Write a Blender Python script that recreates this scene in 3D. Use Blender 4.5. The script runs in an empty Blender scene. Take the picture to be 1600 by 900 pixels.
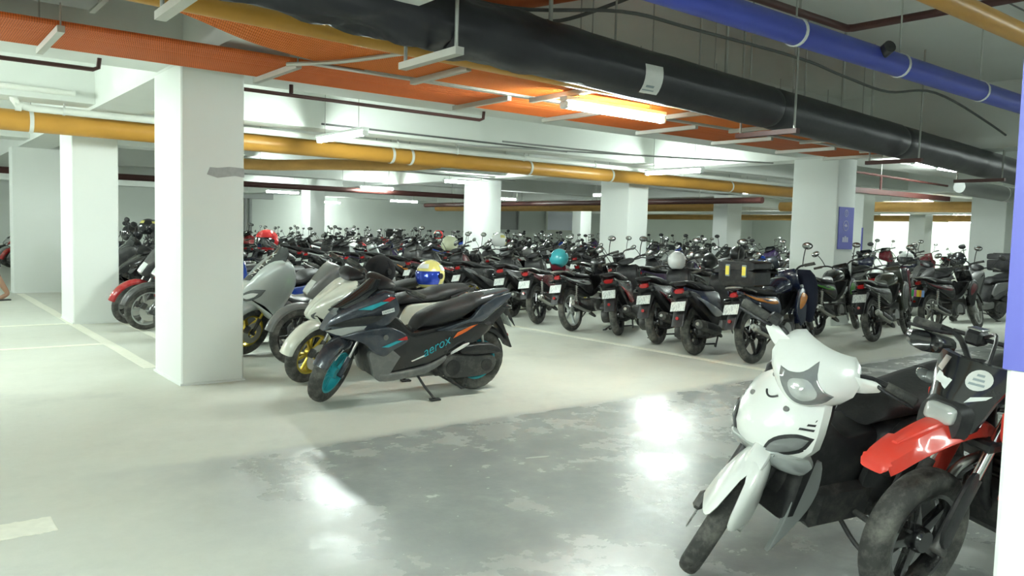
import bpy, math, random
from math import sin, cos, pi, radians, sqrt, atan2, hypot
from mathutils import Vector, Matrix, Quaternion
random.seed(7)
scene = bpy.context.scene
COL = scene.collection

# ------------------------------------------------------------------ camera
H = 1.38
def make_camera():
    yaw, roll, pitch = radians(37.9), math.atan(.0265), radians(3.969)
    fw = Vector((sin(yaw)*cos(pitch), cos(yaw)*cos(pitch), -sin(pitch)))
    r0 = Vector((cos(yaw), -sin(yaw), 0)); u0 = r0.cross(fw)
    R = r0*cos(roll)+u0*sin(roll); U = -r0*sin(roll)+u0*cos(roll)
    cam = bpy.data.cameras.new('camera'); o = bpy.data.objects.new('camera', cam)
    cam.sensor_width = 36; cam.lens = 1265/1600*36; cam.clip_start = .05; cam.clip_end = 200
    M = Matrix((R, U, -fw)).transposed().to_4x4(); M.translation = (0, 0, H)
    o.matrix_world = M; COL.objects.link(o); scene.camera = o
make_camera()

# ------------------------------------------------------------------ world, exposure
w = bpy.data.worlds.new('world'); scene.world = w; w.use_nodes = True
w.node_tree.nodes['Background'].inputs[0].default_value = (.8, .9, .85, 1)
w.node_tree.nodes['Background'].inputs[1].default_value = .05
vs = scene.view_settings
vs.view_transform = 'Standard'; vs.look = 'None'; vs.gamma = 1; vs.use_curve_mapping = False
vs.exposure = 2.58
LAMP_POWER = 34.0      # emission of a fluorescent tube

# ------------------------------------------------------------------ materials
def new_mat(name):
    m = bpy.data.materials.new(name); m.use_nodes = True
    nt = m.node_tree; return m, nt, nt.nodes['Principled BSDF']
MATS = {}
def pmat(name, col, rough=.5, metal=0., coat=0., spec=.5, emit=0., noise=0., nscale=30., bump=0., trans=0., alpha=1.):
    if name in MATS: return MATS[name]
    m, nt, b = new_mat(name)
    b.inputs['Base Color'].default_value = (*col, 1); b.inputs['Roughness'].default_value = rough
    b.inputs['Metallic'].default_value = metal; b.inputs['Coat Weight'].default_value = coat
    b.inputs['Coat Roughness'].default_value = .08
    b.inputs['Specular IOR Level'].default_value = spec
    b.inputs['Transmission Weight'].default_value = trans; b.inputs['Alpha'].default_value = alpha
    if emit:
        b.inputs['Emission Color'].default_value = (*col, 1); b.inputs['Emission Strength'].default_value = emit
    if noise or bump:
        tc = nt.nodes.new('ShaderNodeTexCoord'); n = nt.nodes.new('ShaderNodeTexNoise')
        n.inputs['Scale'].default_value = nscale; n.inputs['Detail'].default_value = 4
        nt.links.new(tc.outputs['Object'], n.inputs['Vector'])
        if noise:
            mx = nt.nodes.new('ShaderNodeMix'); mx.data_type = 'RGBA'
            mx.inputs[6].default_value = (*[c*(1-noise) for c in col], 1)
            mx.inputs[7].default_value = (*[min(1, c*(1+noise)) for c in col], 1)
            nt.links.new(n.outputs['Fac'], mx.inputs[0]); nt.links.new(mx.outputs[2], b.inputs['Base Color'])
        if bump:
            bp = nt.nodes.new('ShaderNodeBump'); bp.inputs['Strength'].default_value = bump; bp.inputs['Distance'].default_value = .01
            nt.links.new(n.outputs['Fac'], bp.inputs['Height']); nt.links.new(bp.outputs['Normal'], b.inputs['Normal'])
    MATS[name] = m
    return m
def dusty(name, col, rough, metal=0., coat=0., dust=(.45, .44, .38), amount=.35, low=.5):
    """paint or plastic with road dust on it: speckled everywhere, thicker low down where the wheels throw it"""
    m, nt, b = new_mat(name)
    b.inputs['Roughness'].default_value = rough; b.inputs['Metallic'].default_value = metal
    b.inputs['Coat Weight'].default_value = coat; b.inputs['Coat Roughness'].default_value = .1
    tc = nt.nodes.new('ShaderNodeTexCoord'); n = nt.nodes.new('ShaderNodeTexNoise')
    n.inputs['Scale'].default_value = 9; n.inputs['Detail'].default_value = 7; n.inputs['Roughness'].default_value = .7
    nt.links.new(tc.outputs['Object'], n.inputs['Vector'])
    rp = nt.nodes.new('ShaderNodeMapRange'); rp.inputs[1].default_value = .45; rp.inputs[2].default_value = .85
    rp.inputs[3].default_value = 0; rp.inputs[4].default_value = amount
    nt.links.new(n.outputs['Fac'], rp.inputs[0])
    mx = nt.nodes.new('ShaderNodeMix'); mx.data_type = 'RGBA'
    mx.inputs[6].default_value = (*col, 1); mx.inputs[7].default_value = (*dust, 1)
    nt.links.new(rp.outputs[0], mx.inputs[0]); nt.links.new(mx.outputs[2], b.inputs['Base Color'])
    MATS[name] = m
    return m
M = MATS
dusty('rubber', (.045, .045, .042), .75, amount=.85, dust=(.30, .29, .25))
dusty('black', (.012, .012, .014), .42, amount=.12)
dusty('gloss_black', (.008, .008, .01), .18, coat=.6, amount=.08)
dusty('grey_plastic', (.16, .16, .155), .5, amount=.5)
dusty('engine', (.05, .05, .05), .5, metal=.3, amount=.6, dust=(.32, .31, .27))
dusty('steel', (.5, .5, .48), .3, metal=1., amount=.25)
pmat('chrome', (.8, .8, .8), .12, metal=1.)
pmat('seat', (.018, .018, .019), .55, noise=.3, nscale=60, bump=.15)
pmat('lens', (.75, .78, .76), .08, coat=1.)
pmat('signal_glass', (.20, .21, .205), .1, coat=1.)
pmat('lens_dark', (.10, .11, .11), .08, coat=1.)
pmat('red_lens', (.35, .01, .012), .12, coat=1.)
pmat('amber', (.75, .28, .02), .15, coat=1.)
pmat('smoke', (.02, .022, .025), .1, coat=1.)
pmat('mirror', (.36, .37, .36), .12, metal=.8)
pmat('gold', (.55, .42, .06), .3, metal=.7)
pmat('teal', (.03, .42, .50), .4)
pmat('decal_white', (.8, .82, .8), .4)
pmat('decal_orange', (.85, .17, .03), .4)
pmat('decal_red', (.6, .03, .03), .4)
pmat('decal_grey', (.28, .33, .34), .4)
pmat('decal_yellow', (.8, .68, .10), .4)
pmat('white_paint', (.80, .82, .80), .25, coat=.4)
PAINT = {}
def paint(name, col, metal=.0, rough=.25, coat=.7, amount=.2):
    PAINT[name] = dusty('paint_'+name, col, rough, metal=metal, coat=coat, amount=amount)
paint('white', (.82, .84, .80), amount=.1); paint('pearl', (.74, .76, .66), amount=.2)
paint('silver', (.50, .53, .52), metal=.5, rough=.32); paint('slate', (.045, .055, .075), metal=.3)
paint('black', (.010, .010, .012)); paint('charcoal', (.05, .05, .052), rough=.4)
paint('grey', (.20, .20, .20), metal=.3, rough=.4); paint('red', (.42, .015, .02)); paint('maroon', (.16, .012, .025))
paint('fire', (.70, .045, .025), amount=.12, coat=.3, rough=.4); paint('blue', (.02, .07, .40)); paint('orange', (.75, .25, .02))
paint('green', (.10, .42, .05)); paint('navy', (.012, .018, .05)); paint('olive', (.06, .065, .05)); paint('purple', (.04, .02, .09))
def plate_mat():
    m, nt, b = new_mat('number_plate'); b.inputs['Roughness'].default_value = .45
    tc = nt.nodes.new('ShaderNodeTexCoord'); n = nt.nodes.new('ShaderNodeTexNoise'); mp = nt.nodes.new('ShaderNodeMapping')
    mp.inputs['Scale'].default_value = (120, 120, 40); n.inputs['Scale'].default_value = 1; n.inputs['Detail'].default_value = 1
    nt.links.new(tc.outputs['Object'], mp.inputs[0]); nt.links.new(mp.outputs[0], n.inputs['Vector'])
    r = nt.nodes.new('ShaderNodeValToRGB'); r.color_ramp.elements[0].position = .42; r.color_ramp.elements[1].position = .52
    r.color_ramp.elements[0].color = (.42, .45, .44, 1); r.color_ramp.elements[1].color = (.66, .70, .66, 1)
    nt.links.new(n.outputs['Fac'], r.inputs[0]); nt.links.new(r.outputs[0], b.inputs['Base Color']); MATS['plate'] = m
plate_mat()

# ------------------------------------------------------------------ mesh helpers
class MB:
    def __init__(s): s.v = []; s.f = []
    def add(s, v, f):
        o = len(s.v); s.v += [tuple(p) for p in v]; s.f += [tuple(i+o for i in q) for q in f]; return s
    def xf(s, Mx): s.v = [tuple(Mx @ Vector(p)) for p in s.v]; return s
    twin = None
    def join(s, o): return s.add(o.v, o.f)
    def mirror(s):
        n = len(s.v); s.v += [(x, -y, z) for x, y, z in s.v]; s.f += [tuple(i+n for i in reversed(q)) for q in s.f[:]]; return s
    def mesh(s, name, mat=None, smooth=True, ang=38):
        me = bpy.data.meshes.new(name); me.from_pydata(s.v, [], s.f); me.validate()
        import bmesh
        b = bmesh.new(); b.from_mesh(me); bmesh.ops.recalc_face_normals(b, faces=b.faces); b.to_mesh(me); b.free()
        if smooth:
            me.polygons.foreach_set('use_smooth', [True]*len(me.polygons)); me.set_sharp_from_angle(angle=radians(ang))
        if mat is not None: me.materials.append(mat if not isinstance(mat, str) else MATS[mat])
        return me

def hermite(P, n, closed):
    """P: tuples (a,b[,1 = sharp]) -> list of points"""
    N = len(P); out = []
    def p(i): return P[i % N] if closed else P[max(0, min(N-1, i))]
    for i in range(N if closed else N-1):
        a, b = p(i), p(i+1); k = 2
        ta = [(b[j]-a[j]) if len(a) > 2 else .45*(b[j]-p(i-1)[j]) for j in range(k)]
        tb = [(b[j]-a[j]) if len(b) > 2 else .45*(p(i+2)[j]-a[j]) for j in range(k)]
        for q in range(n):
            t = q/n; h = (2*t**3-3*t*t+1, t**3-2*t*t+t, -2*t**3+3*t*t, t**3-t*t)
            out.append(tuple(h[0]*a[j]+h[1]*ta[j]+h[2]*b[j]+h[3]*tb[j] for j in range(k)))
    if not closed: out.append(tuple(P[-1][:2]))
    return out
def inset(poly, d):
    N = len(poly); A = sum(poly[i][0]*poly[(i+1) % N][1]-poly[(i+1) % N][0]*poly[i][1] for i in range(N)); s = 1 if A > 0 else -1
    out = []
    for i in range(N):
        a, b, c = poly[i-1], poly[i], poly[(i+1) % N]
        e1 = Vector((b[0]-a[0], b[1]-a[1])); e2 = Vector((c[0]-b[0], c[1]-b[1]))
        if e1.length < 1e-9 or e2.length < 1e-9: out.append(b); continue
        e1.normalize(); e2.normalize(); n = Vector((-(e1.y+e2.y), e1.x+e2.x))*s
        if n.length < 1e-6: out.append(b); continue
        n.normalize(); k = max(.5, n.dot(Vector((-e1.y, e1.x))*s)); out.append((b[0]+n.x*d/k, b[1]+n.y*d/k))
    return out
def shell(P, w, y0=0., bev=.02, n=3, taper=None, dome=None):
    """body panel: outline P in the x-z plane, half width w about y0, rounded towards both flanks"""
    base = hermite(P, n, True) if n > 1 else [q[:2] for q in P]
    lv = dome or [(-1, bev), (-.93, bev*.35), (-.75, 0), (0, 0), (.75, 0), (.93, bev*.35), (1, bev)]
    mb = MB(); N = len(base); V = []
    for t, d in lv:
        for (x, z) in (inset(base, d) if d else base):
            V.append((x, y0+t*w*(taper(x, z) if taper else 1), z))
    F = []
    for l in range(len(lv)-1):
        for i in range(N):
            j = (i+1) % N; F.append((l*N+i, l*N+j, (l+1)*N+j, (l+1)*N+i))
    F.append(tuple(range(N))); F.append(tuple((len(lv)-1)*N+i for i in reversed(range(N))))
    return mb.add(V, F)
def sides(P, w, y, bev=.012, n=3, taper=None):
    """a pair of thin flank panels left and right"""
    a = shell(P, w, y, bev, n, None)
    if taper: a.v = [(x, yy*taper(x, z), z) for x, yy, z in a.v]
    b = MB().add([(x, -yy, z) for x, yy, z in a.v], [tuple(reversed(q)) for q in a.f]); a.twin = b
    return a
def loft(S, m=16, sub=3, cap=True):
    """S: stations (x, z, half height, half width[, tilt deg, exponent, y])"""
    S = [tuple(s)+(0, 2.4, 0)[len(s)-4:] for s in S]; R = []
    for i in range(len(S)-1):
        a, b = S[i], S[i+1]; p0 = S[max(0, i-1)]; p3 = S[min(len(S)-1, i+2)]
        for q in range(sub):
            t = q/sub; h = (2*t**3-3*t*t+1, t**3-2*t*t+t, -2*t**3+3*t*t, t**3-t*t)
            R.append([h[0]*a[k]+h[1]*.5*(b[k]-p0[k])+h[2]*b[k]+h[3]*.5*(p3[k]-a[k]) for k in range(7)])
    R.append(S[-1]); V = []; F = []
    for (x, z, hh, hw, tl, ex, y) in R:
        for k in range(m):
            a = 2*pi*k/m; c, s = cos(a), sin(a)
            u = max(hw, 1e-4)*math.copysign(abs(c)**(2/ex), c); v = max(hh, 1e-4)*math.copysign(abs(s)**(2/ex), s); t = radians(tl)
            V.append((x-sin(t)*v, y+u, z+cos(t)*v))
    for l in range(len(R)-1):
        for k in range(m):
            j = (k+1) % m; F.append((l*m+k, l*m+j, (l+1)*m+j, (l+1)*m+k))
    if cap: F += [tuple(range(m)), tuple((len(R)-1)*m+k for k in reversed(range(m)))]
    return MB().add(V, F)
def smooth3(P, n):
    P = [Vector(p) for p in P]; out = []
    for i in range(len(P)-1):
        a, b = P[i], P[i+1]; p0 = P[max(0, i-1)]; p3 = P[min(len(P)-1, i+2)]
        for q in range(n):
            t = q/n; out.append((2*t**3-3*t*t+1)*a+(t**3-2*t*t+t)*.5*(b-p0)+(-2*t**3+3*t*t)*b+(t**3-t*t)*.5*(p3-a))
    return out+[P[-1]]
def tube(P, r, seg=8, n=1, cap=True):
    P = smooth3(P, n) if n > 1 else [Vector(p) for p in P]
    rr = r if isinstance(r, (list, tuple)) else None; V = []; F = []; N = len(P)
    up = None
    for i, p in enumerate(P):
        t = (P[min(N-1, i+1)]-P[max(0, i-1)]).normalized()
        if up is None: up = Vector((0, 0, 1)) if abs(t.z) < .9 else Vector((1, 0, 0))
        s = t.cross(up).normalized(); up = s.cross(t).normalized()
        ra = rr[min(len(rr)-1, int(i*len(rr)/N))] if rr else r
        for k in range(seg):
            a = 2*pi*k/seg; q = p+(s*cos(a)+up*sin(a))*ra; V.append(tuple(q))
    for l in range(N-1):
        for k in range(seg):
            j = (k+1) % seg; F.append((l*seg+k, l*seg+j, (l+1)*seg+j, (l+1)*seg+k))
    if cap: F += [tuple(range(seg)), tuple((N-1)*seg+k for k in reversed(range(seg)))]
    return MB().add(V, F)
def lathe(prof, seg=32, closed=True, off=None):
    """prof: (r, y) pairs turned about the y axis"""
    V = []; F = []; K = len(prof)
    for i in range(seg):
        a = 2*pi*i/seg
        for k, (r, y) in enumerate(prof):
            rr = r+(off(i, k) if off else 0); V.append((rr*cos(a), y, rr*sin(a)))
    for i in range(seg):
        j = (i+1) % seg
        for k in range(K if closed else K-1):
            l = (k+1) % K; F.append((i*K+k, i*K+l, j*K+l, j*K+k))
    return MB().add(V, F)
def box(x0, x1, y0, y1, z0, z1, b=0.):
    if b <= 0:
        V = [(x, y, z) for x in (x0, x1) for y in (y0, y1) for z in (z0, z1)]
        return MB().add(V, [(0, 1, 3, 2), (4, 6, 7, 5), (0, 4, 5, 1), (2, 3, 7, 6), (0, 2, 6, 4), (1, 5, 7, 3)])
    P = [(x0, z0, 1), (x1, z0, 1), (x1, z1, 1), (x0, z1, 1)]
    c = [(x0+b, z0), (x1-b, z0), (x1, z0+b), (x1, z1-b), (x1-b, z1), (x0+b, z1), (x0, z1-b), (x0, z0+b)]
    return shell([(a, d, 1) for a, d in c], (y1-y0)/2, (y0+y1)/2, 0, 1, dome=[(-1, b), (-1+2*b/(y1-y0), 0), (1-2*b/(y1-y0), 0), (1, b)])
def slabz(poly, z0, z1):
    """flat polygon (x, y) with thickness"""
    n = len(poly); V = [(x, y, z0) for x, y in poly]+[(x, y, z1) for x, y in poly]
    return MB().add(V, [tuple(reversed(range(n))), tuple(range(n, 2*n))]+[(i, (i+1) % n, (i+1) % n+n, i+n) for i in range(n)])
def plate_rows(rows, th=.02, m=12, p=2.):
    """curved front plate: rows (z, x at centre line, x at edge, half width)"""
    V = []; F = []; n = m+1
    for side in (0, 1):
        for (z, xc, xe, hw) in rows:
            for k in range(n):
                u = -1+2*k/m; V.append((xe+(xc-xe)*(1-abs(u)**p)-side*th, u*hw*(1-side*.03), z))
    K = len(rows)
    for s in (0, 1):
        for r in range(K-1):
            for k in range(m):
                o = s*K*n; q = (o+r*n+k, o+r*n+k+1, o+(r+1)*n+k+1, o+(r+1)*n+k); F.append(q if s == 0 else q[::-1])
    ring = [k for k in range(n)]+[r*n+m for r in range(1, K)]+[(K-1)*n+k for k in range(m-1, -1, -1)]+[r*n for r in range(K-2, 0, -1)]
    for i in range(len(ring)):
        a, b = ring[i], ring[(i+1) % len(ring)]; F.append((a, b, b+K*n, a+K*n))
    return MB().add(V, F)
def on_rows(rows, y, z, p=2.):
    for a, b in zip(rows, rows[1:]):
        if a[0] <= z <= b[0]:
            t = (z-a[0])/(b[0]-a[0]); xc, xe, hw = [a[k]+(b[k]-a[k])*t for k in (1, 2, 3)]; return xe+(xc-xe)*(1-min(1, abs(y/hw))**p)
    return rows[0][1] if z < rows[0][0] else rows[-1][1]
def patch_on(rows, P, off=.006, n=4, p=2.):
    """lens or trim lying on a plate made by plate_rows; P: outline (y, z)"""
    base = hermite(P, n, True); N = len(base); V = []; F = []
    cy = sum(q[0] for q in base)/N; cz = sum(q[1] for q in base)/N; K = ((0., 1.), (off, .95), (off*1.1, .66), (off*1.2, .33))
    for k, s in K:
        for (y, z) in base: yy, zz = cy+(y-cy)*s, cz+(z-cz)*s; V.append((on_rows(rows, yy, zz, p)+k, yy, zz))
    V.append((on_rows(rows, cy, cz, p)+off*1.2, cy, cz))
    for l in range(len(K)-1):
        for q in range(N): F.append((l*N+q, l*N+(q+1) % N, (l+1)*N+(q+1) % N, (l+1)*N+q))
    for q in range(N): F.append(((len(K)-1)*N+q, (len(K)-1)*N+(q+1) % N, len(K)*N))
    return MB().add(V, F)
def fender(R, a0, a1, hw, skirt, th=.006, seg=14, flare=None):
    """mudguard wrapped round a wheel centred on the origin; angles in degrees, 0 = forward, 90 = up"""
    prof = [(-hw, -skirt), (-hw*.98, -skirt*.4), (-hw*.8, -.006), (-hw*.4, .006), (0, .011), (hw*.4, .006), (hw*.8, -.006), (hw*.98, -skirt*.4), (hw, -skirt)]
    V = []; F = []; n = len(prof)
    for s in (0, 1):
        for i in range(seg+1):
            t = i/seg; a = radians(a0+(a1-a0)*t); k, dr = (flare(t) if flare else (1, 0))
            for (y, d) in prof:
                r = R+dr+d*k-s*th; V.append((r*cos(a), y*k*(1-s*.05), r*sin(a)))
    o = (seg+1)*n
    for s in (0, 1):
        for i in range(seg):
            for j in range(n-1):
                q = (s*o+i*n+j, s*o+i*n+j+1, s*o+(i+1)*n+j+1, s*o+(i+1)*n+j); F.append(q if s == 0 else q[::-1])
    ring = list(range(n))+[i*n+n-1 for i in range(1, seg+1)]+[seg*n+j for j in range(n-2, -1, -1)]+[i*n for i in range(seg-1, 0, -1)]
    for i in range(len(ring)):
        a, b = ring[i], ring[(i+1) % len(ring)]; F.append((a, b, b+o, a+o))
    return MB().add(V, F)
def cyl(p, q, r, seg=14): return tube([p, q], r, seg)
def ball(c, rx, ry, rz, m=12, k=8):
    V = []; F = []
    for i in range(k+1):
        a = -pi/2+pi*i/k
        for j in range(m):
            b = 2*pi*j/m; V.append((c[0]+rx*cos(a)*cos(b), c[1]+ry*cos(a)*sin(b), c[2]+rz*sin(a)))
    for i in range(k):
        for j in range(m):
            F.append((i*m+j, i*m+(j+1) % m, (i+1)*m+(j+1) % m, (i+1)*m+j))
    return MB().add(V, F)
def text_mb(s, size, th=.001, shear=.0):
    cu = bpy.data.curves.new('lettering', 'FONT'); cu.body = s; cu.size = size; cu.extrude = th; cu.shear = shear
    cu.align_x = 'CENTER'; cu.align_y = 'CENTER'; cu.resolution_u = 3
    o = bpy.data.objects.new('lettering', cu); COL.objects.link(o)
    dg = bpy.context.evaluated_depsgraph_get(); me = o.evaluated_get(dg).to_mesh()
    mb = MB().add([v.co[:] for v in me.vertices], [tuple(p.vertices) for p in me.polygons])
    o.evaluated_get(dg).to_mesh_clear(); bpy.data.objects.remove(o); bpy.data.curves.remove(cu); return mb
def T(x, y, z): return Matrix.Translation((x, y, z))
def RX(a): return Matrix.Rotation(radians(a), 4, 'X')
def RY(a): return Matrix.Rotation(radians(a), 4, 'Y')
def RZ(a): return Matrix.Rotation(radians(a), 4, 'Z')

# ------------------------------------------------------------------ object helpers
def link(name, me, parent=None, Mx=None):
    o = bpy.data.objects.new(name, me); COL.objects.link(o)
    if parent is not None: o.parent = parent
    if Mx is not None: o.matrix_basis = Mx
    return o
def obj(name, mb, mat, parent=None, smooth=True, ang=38): return link(name, mb.mesh(name, mat, smooth, ang), parent)
def tag(o, label, cat, group=None, kind=None):
    o['label'] = label; o['category'] = cat
    if group: o['group'] = group
    if kind: o['kind'] = kind
    return o
def thing(name, label, cat, loc=(0, 0, 0), rotz=0., group=None):
    o = bpy.data.objects.new(name, None); COL.objects.link(o); o.empty_display_size = .1
    o.location = loc; o.rotation_euler = (0, 0, rotz); return tag(o, label, cat, group)
def struct(name, mb, mat, parent=None, smooth=False):
    o = obj(name, mb, mat, parent, smooth)
    if parent is None: o['kind'] = 'structure'
    return o

# ================================================================== THE GARAGE
def nodes(nt, kind, **kw):
    n = nt.nodes.new(kind)
    for k, v in kw.items(): setattr(n, k, v)
    return n
def floor_mat():
    m, nt, b = new_mat('concrete_floor'); L = nt.links.new
    geo = nodes(nt, 'ShaderNodeNewGeometry'); sep = nodes(nt, 'ShaderNodeSeparateXYZ'); L(geo.outputs['Position'], sep.inputs[0])
    def noise(s, d=6, r=.6, dist=0., vec=None):
        n = nodes(nt, 'ShaderNodeTexNoise'); n.inputs['Scale'].default_value = s; n.inputs['Detail'].default_value = d
        n.inputs['Roughness'].default_value = r; n.inputs['Distortion'].default_value = dist
        L(vec or geo.outputs['Position'], n.inputs['Vector']); return n.outputs['Fac']
    def rng(v, a, c, lo=0., hi=1.):
        r = nodes(nt, 'ShaderNodeMapRange', interpolation_type='SMOOTHSTEP')
        for i, x in enumerate((a, c, lo, hi)): r.inputs[i+1].default_value = x
        L(v, r.inputs[0]); return r.outputs[0]
    def math_(op, a, c):
        n = nodes(nt, 'ShaderNodeMath', operation=op)
        for i, x in enumerate((a, c)):
            if isinstance(x, (int, float)): n.inputs[i].default_value = x
            else: L(x, n.inputs[i])
        return n.outputs[0]
    def mix(f, a, c):
        n = nodes(nt, 'ShaderNodeMix', data_type='RGBA')
        if isinstance(f, (int, float)): n.inputs[0].default_value = f
        else: L(f, n.inputs[0])
        for i, x in ((6, a), (7, c)):
            if isinstance(x, tuple): n.inputs[i].default_value = (*x, 1)
            else: L(x, n.inputs[i])
        return n.outputs[2]
    big, mid, fine = noise(.45, 5), noise(2.2, 8, .65), noise(14, 8, .7)
    # the bare, power-trowelled driving lane runs along x below y = 4.9
    ly = rng(math_('ADD', sep.outputs['Y'], math_('MULTIPLY', math_('SUBTRACT', noise(1.6, 2), .5), .24)), 4.66, 4.84, 1, 0)
    lx = rng(math_('ADD', sep.outputs['X'], math_('MULTIPLY', math_('SUBTRACT', big, .5), 1.6)), .5, 1.9)
    worn = rng(math_('ADD', mid, math_('MULTIPLY', math_('SUBTRACT', big, .5), .8)), .36, .66, 1.0, .7)
    lane = math_('MULTIPLY', math_('MULTIPLY', ly, lx), worn)
    dust = mix(mid, (.50, .51, .44), (.70, .71, .62)); dust = mix(rng(big, .35, .65), dust, (.62, .64, .57))
    dust = mix(math_('MULTIPLY', rng(noise(.8, 6, .7), .52, .75), .5), dust, (.40, .42, .40))
    bare = mix(mid, (.25, .27, .265), (.38, .40, .39))
    col = mix(lane, dust, bare)
    # pale flakes of old topping left on the lane
    st = nodes(nt, 'ShaderNodeMapping'); st.inputs['Scale'].default_value = (3.2, 6.5, 1); st.inputs['Rotation'].default_value = (0, 0, .3)
    L(geo.outputs['Position'], st.inputs[0])
    fl = rng(noise(1.0, 3, .5, .6, st.outputs[0]), .715, .725)
    st2 = nodes(nt, 'ShaderNodeMapping'); st2.inputs['Scale'].default_value = (9, 17, 1); st2.inputs['Rotation'].default_value = (0, 0, .35)
    L(geo.outputs['Position'], st2.inputs[0])
    fl2 = rng(noise(1.0, 3, .5, .4, st2.outputs[0]), .72, .73)
    flk = math_('MULTIPLY', math_('MAXIMUM', fl, fl2), lane)
    col = mix(math_('MULTIPLY', flk, .65), col, (.58, .61, .54)); col = mix(.12, col, mix(fine, (.2, .2, .2), (.8, .8, .76)))
    L(col, b.inputs['Base Color'])
    ro = math_('ADD', rng(lane, 0, 1, .62, .23), math_('MULTIPLY', math_('SUBTRACT', mid, .5), .16)); ro = math_('ADD', ro, math_('MULTIPLY', flk, .3))
    L(ro, b.inputs['Roughness'])
    bp = nodes(nt, 'ShaderNodeBump'); bp.inputs['Strength'].default_value = .12; bp.inputs['Distance'].default_value = .01
    L(math_('ADD', fine, math_('MULTIPLY', mid, 2.)), bp.inputs['Height']); L(bp.outputs[0], b.inputs['Normal'])
    MATS['floor'] = m
floor_mat()
pmat('plaster', (.80, .835, .80), .8, noise=.035, nscale=1.2, bump=.02)
pmat('ceiling', (.70, .73, .69), .85, noise=.05, nscale=1.5, bump=.03)
pmat('wall', (.72, .76, .71), .85, noise=.04, nscale=.8)
pmat('patch', (.42, .43, .42), .9, noise=.2, nscale=25)
pmat('line_paint', (.80, .80, .69), .6, noise=.12, nscale=20)
pmat('sign_blue', (.14, .15, .55), .45)
pmat('sign_grey', (.55, .56, .75), .5)

X0, X1, Y0, Y1, ZC, ZB = -10., 50., -9., 36., 3.6, 2.7
struct('floor', box(X0, X1, Y0, Y1, -.2, 0), 'floor')
struct('ceiling', box(X0, X1, Y0, Y1, ZC, ZC+.2), 'ceiling')
struct('wall_back', box(X0, X1, Y1, Y1+.2, -.2, ZC), 'wall')
struct('wall_right', box(X1, X1+.2, Y0, Y1, -.2, ZC), 'wall')
struct('wall_left', box(X0-.2, X0, Y0, Y1, -.2, ZC), 'wall')
struct('wall_front', box(X0, X1, Y0-.2, Y0, -.2, ZC), 'wall')
nb = 0
def beam(x0, x1, y0, y1, zb=ZB):
    global nb; nb += 1
    o = struct('trim_%d' % nb, box(x0, x1, y0, y1, zb, ZC), 'ceiling'); o['label'] = 'white concrete ceiling beam'
for xb in (2.0, 12.07, 21.4, 33.): beam(xb, xb+.54, Y0, Y1)
for ya, yb in ((-3.2, -2.6), (7.09, 7.9), (10.6, 11.05), (15.9, 16.5), (21.4, 22.0), (27.6, 28.2), (33.6, 34.2)):
    xs = [X0, 2.0, 2.54, 12.07, 12.61, 21.4, 21.94, 33., 33.54, X1]
    for i in range(0, len(xs), 2): beam(xs[i], xs[i+1], ya, yb, ZB+.04)
# columns
def column(x, y, w, d, label, base=None):
    c = thing('column', label, 'column', (x, y, 0), 0, 'white garage columns')
    b = .012; P = [(b, 0), (w-b, 0), (w, b), (w, d-b), (w-b, d), (b, d), (0, d-b), (0, b)]
    obj('shaft', slabz(P, 0, ZB), 'plaster', c, False)
    P2 = [(-.012, -.014), (w*.45, -.02), (w+.012, -.012), (w+.016, d*.5), (w+.012, d+.012), (-.012, d+.012), (-.018, d*.4)]
    obj('mortar_foot', slabz(P2, 0, .018), 'patch' if base else 'plaster', c, False)
    return c
cA = column(1.98, 7.08, .53, .84, 'white column with grey plaster patch, nearest of the left three')
obj('plaster_patch', MB().add([(.21, -.003, 1.80), (.30, -.003, 1.775), (.45, -.003, 1.80), (.531, -.003, 1.79), (.531, -.003, 1.87), (.40, -.003, 1.875), (.30, -.003, 1.86), (.235, -.003, 1.862)], [(0, 1, 2, 3, 4, 5, 6, 7)]), 'patch', cA, False)['label'] = 'grey smeared plaster patch'
column(1.98, 12.0, .56, .9, 'white column, middle of the left three')
column(1.90, 17.5, .80, .4, 'white column, farthest of the left three')
cF = column(12.07, 7.1, .54, .82, 'white column carrying a blue parking sign')
column(12.38, 12.0, .6, .85, 'broad white column behind the second row, right of the pale louvre')
column(12.30, 17.15, .62, .85, 'white column with a lamp before its top, left of the dark wall opening')
column(12.05, 27.3, .56, .8, 'far white column beside vertical grey conduits')
cJ = column(21.4, 11.8, .6, .5, 'white column just right of the blue parking sign')
column(20.8, 15.9, .72, .56, 'white column with shaded flank, in front of the far orange pipe')
column(21.3, 8.15, .42, .8, 'white column at far right beside the black top box')
column(26.3, 28.6, .7, .6, 'slim white column between the dark opening and the louvre')
column(30.5, 14.4, .6, .6, 'white column far off, left of the right hand end wall')
cN = column(2.0, -.09, .54, .835, 'near white column with blue band at right edge of the frame')
def sign(parent, x0, x1, y0, y1, z0, z1, marks):
    s = obj('parking_sign', box(x0, x1, y0, y1, z0, z1), 'sign_blue', parent, False); s['label'] = 'blue painted sign panel'
    return s
s = sign(cN, -.006, 0, 0, .835, 1.10, 2.25, 0)
sign(cN, -.0, .54, .835, .841, 1.10, 2.25, 0)
s = sign(cF, .06, .50, -.012, 0, 1.24, 1.92, 1)
def flat(mb, x, z, y=-.013): return mb.xf(T(x, y, z) @ RX(90))
def ring_mb(r, t, sx=1, seg=24):
    V = []; F = []
    for i in range(seg):
        a = 2*pi*i/seg
        for rr in (r-t, r):
            for zz in (0, .002): V.append((rr*cos(a)*sx, rr*sin(a), zz))
    for i in range(seg):
        j = (i+1) % seg
        for a, b in ((0, 1), (1, 3), (3, 2), (2, 0)): F.append((i*4+a, i*4+b, j*4+b, j*4+a))
    return MB().add(V, F)
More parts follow.
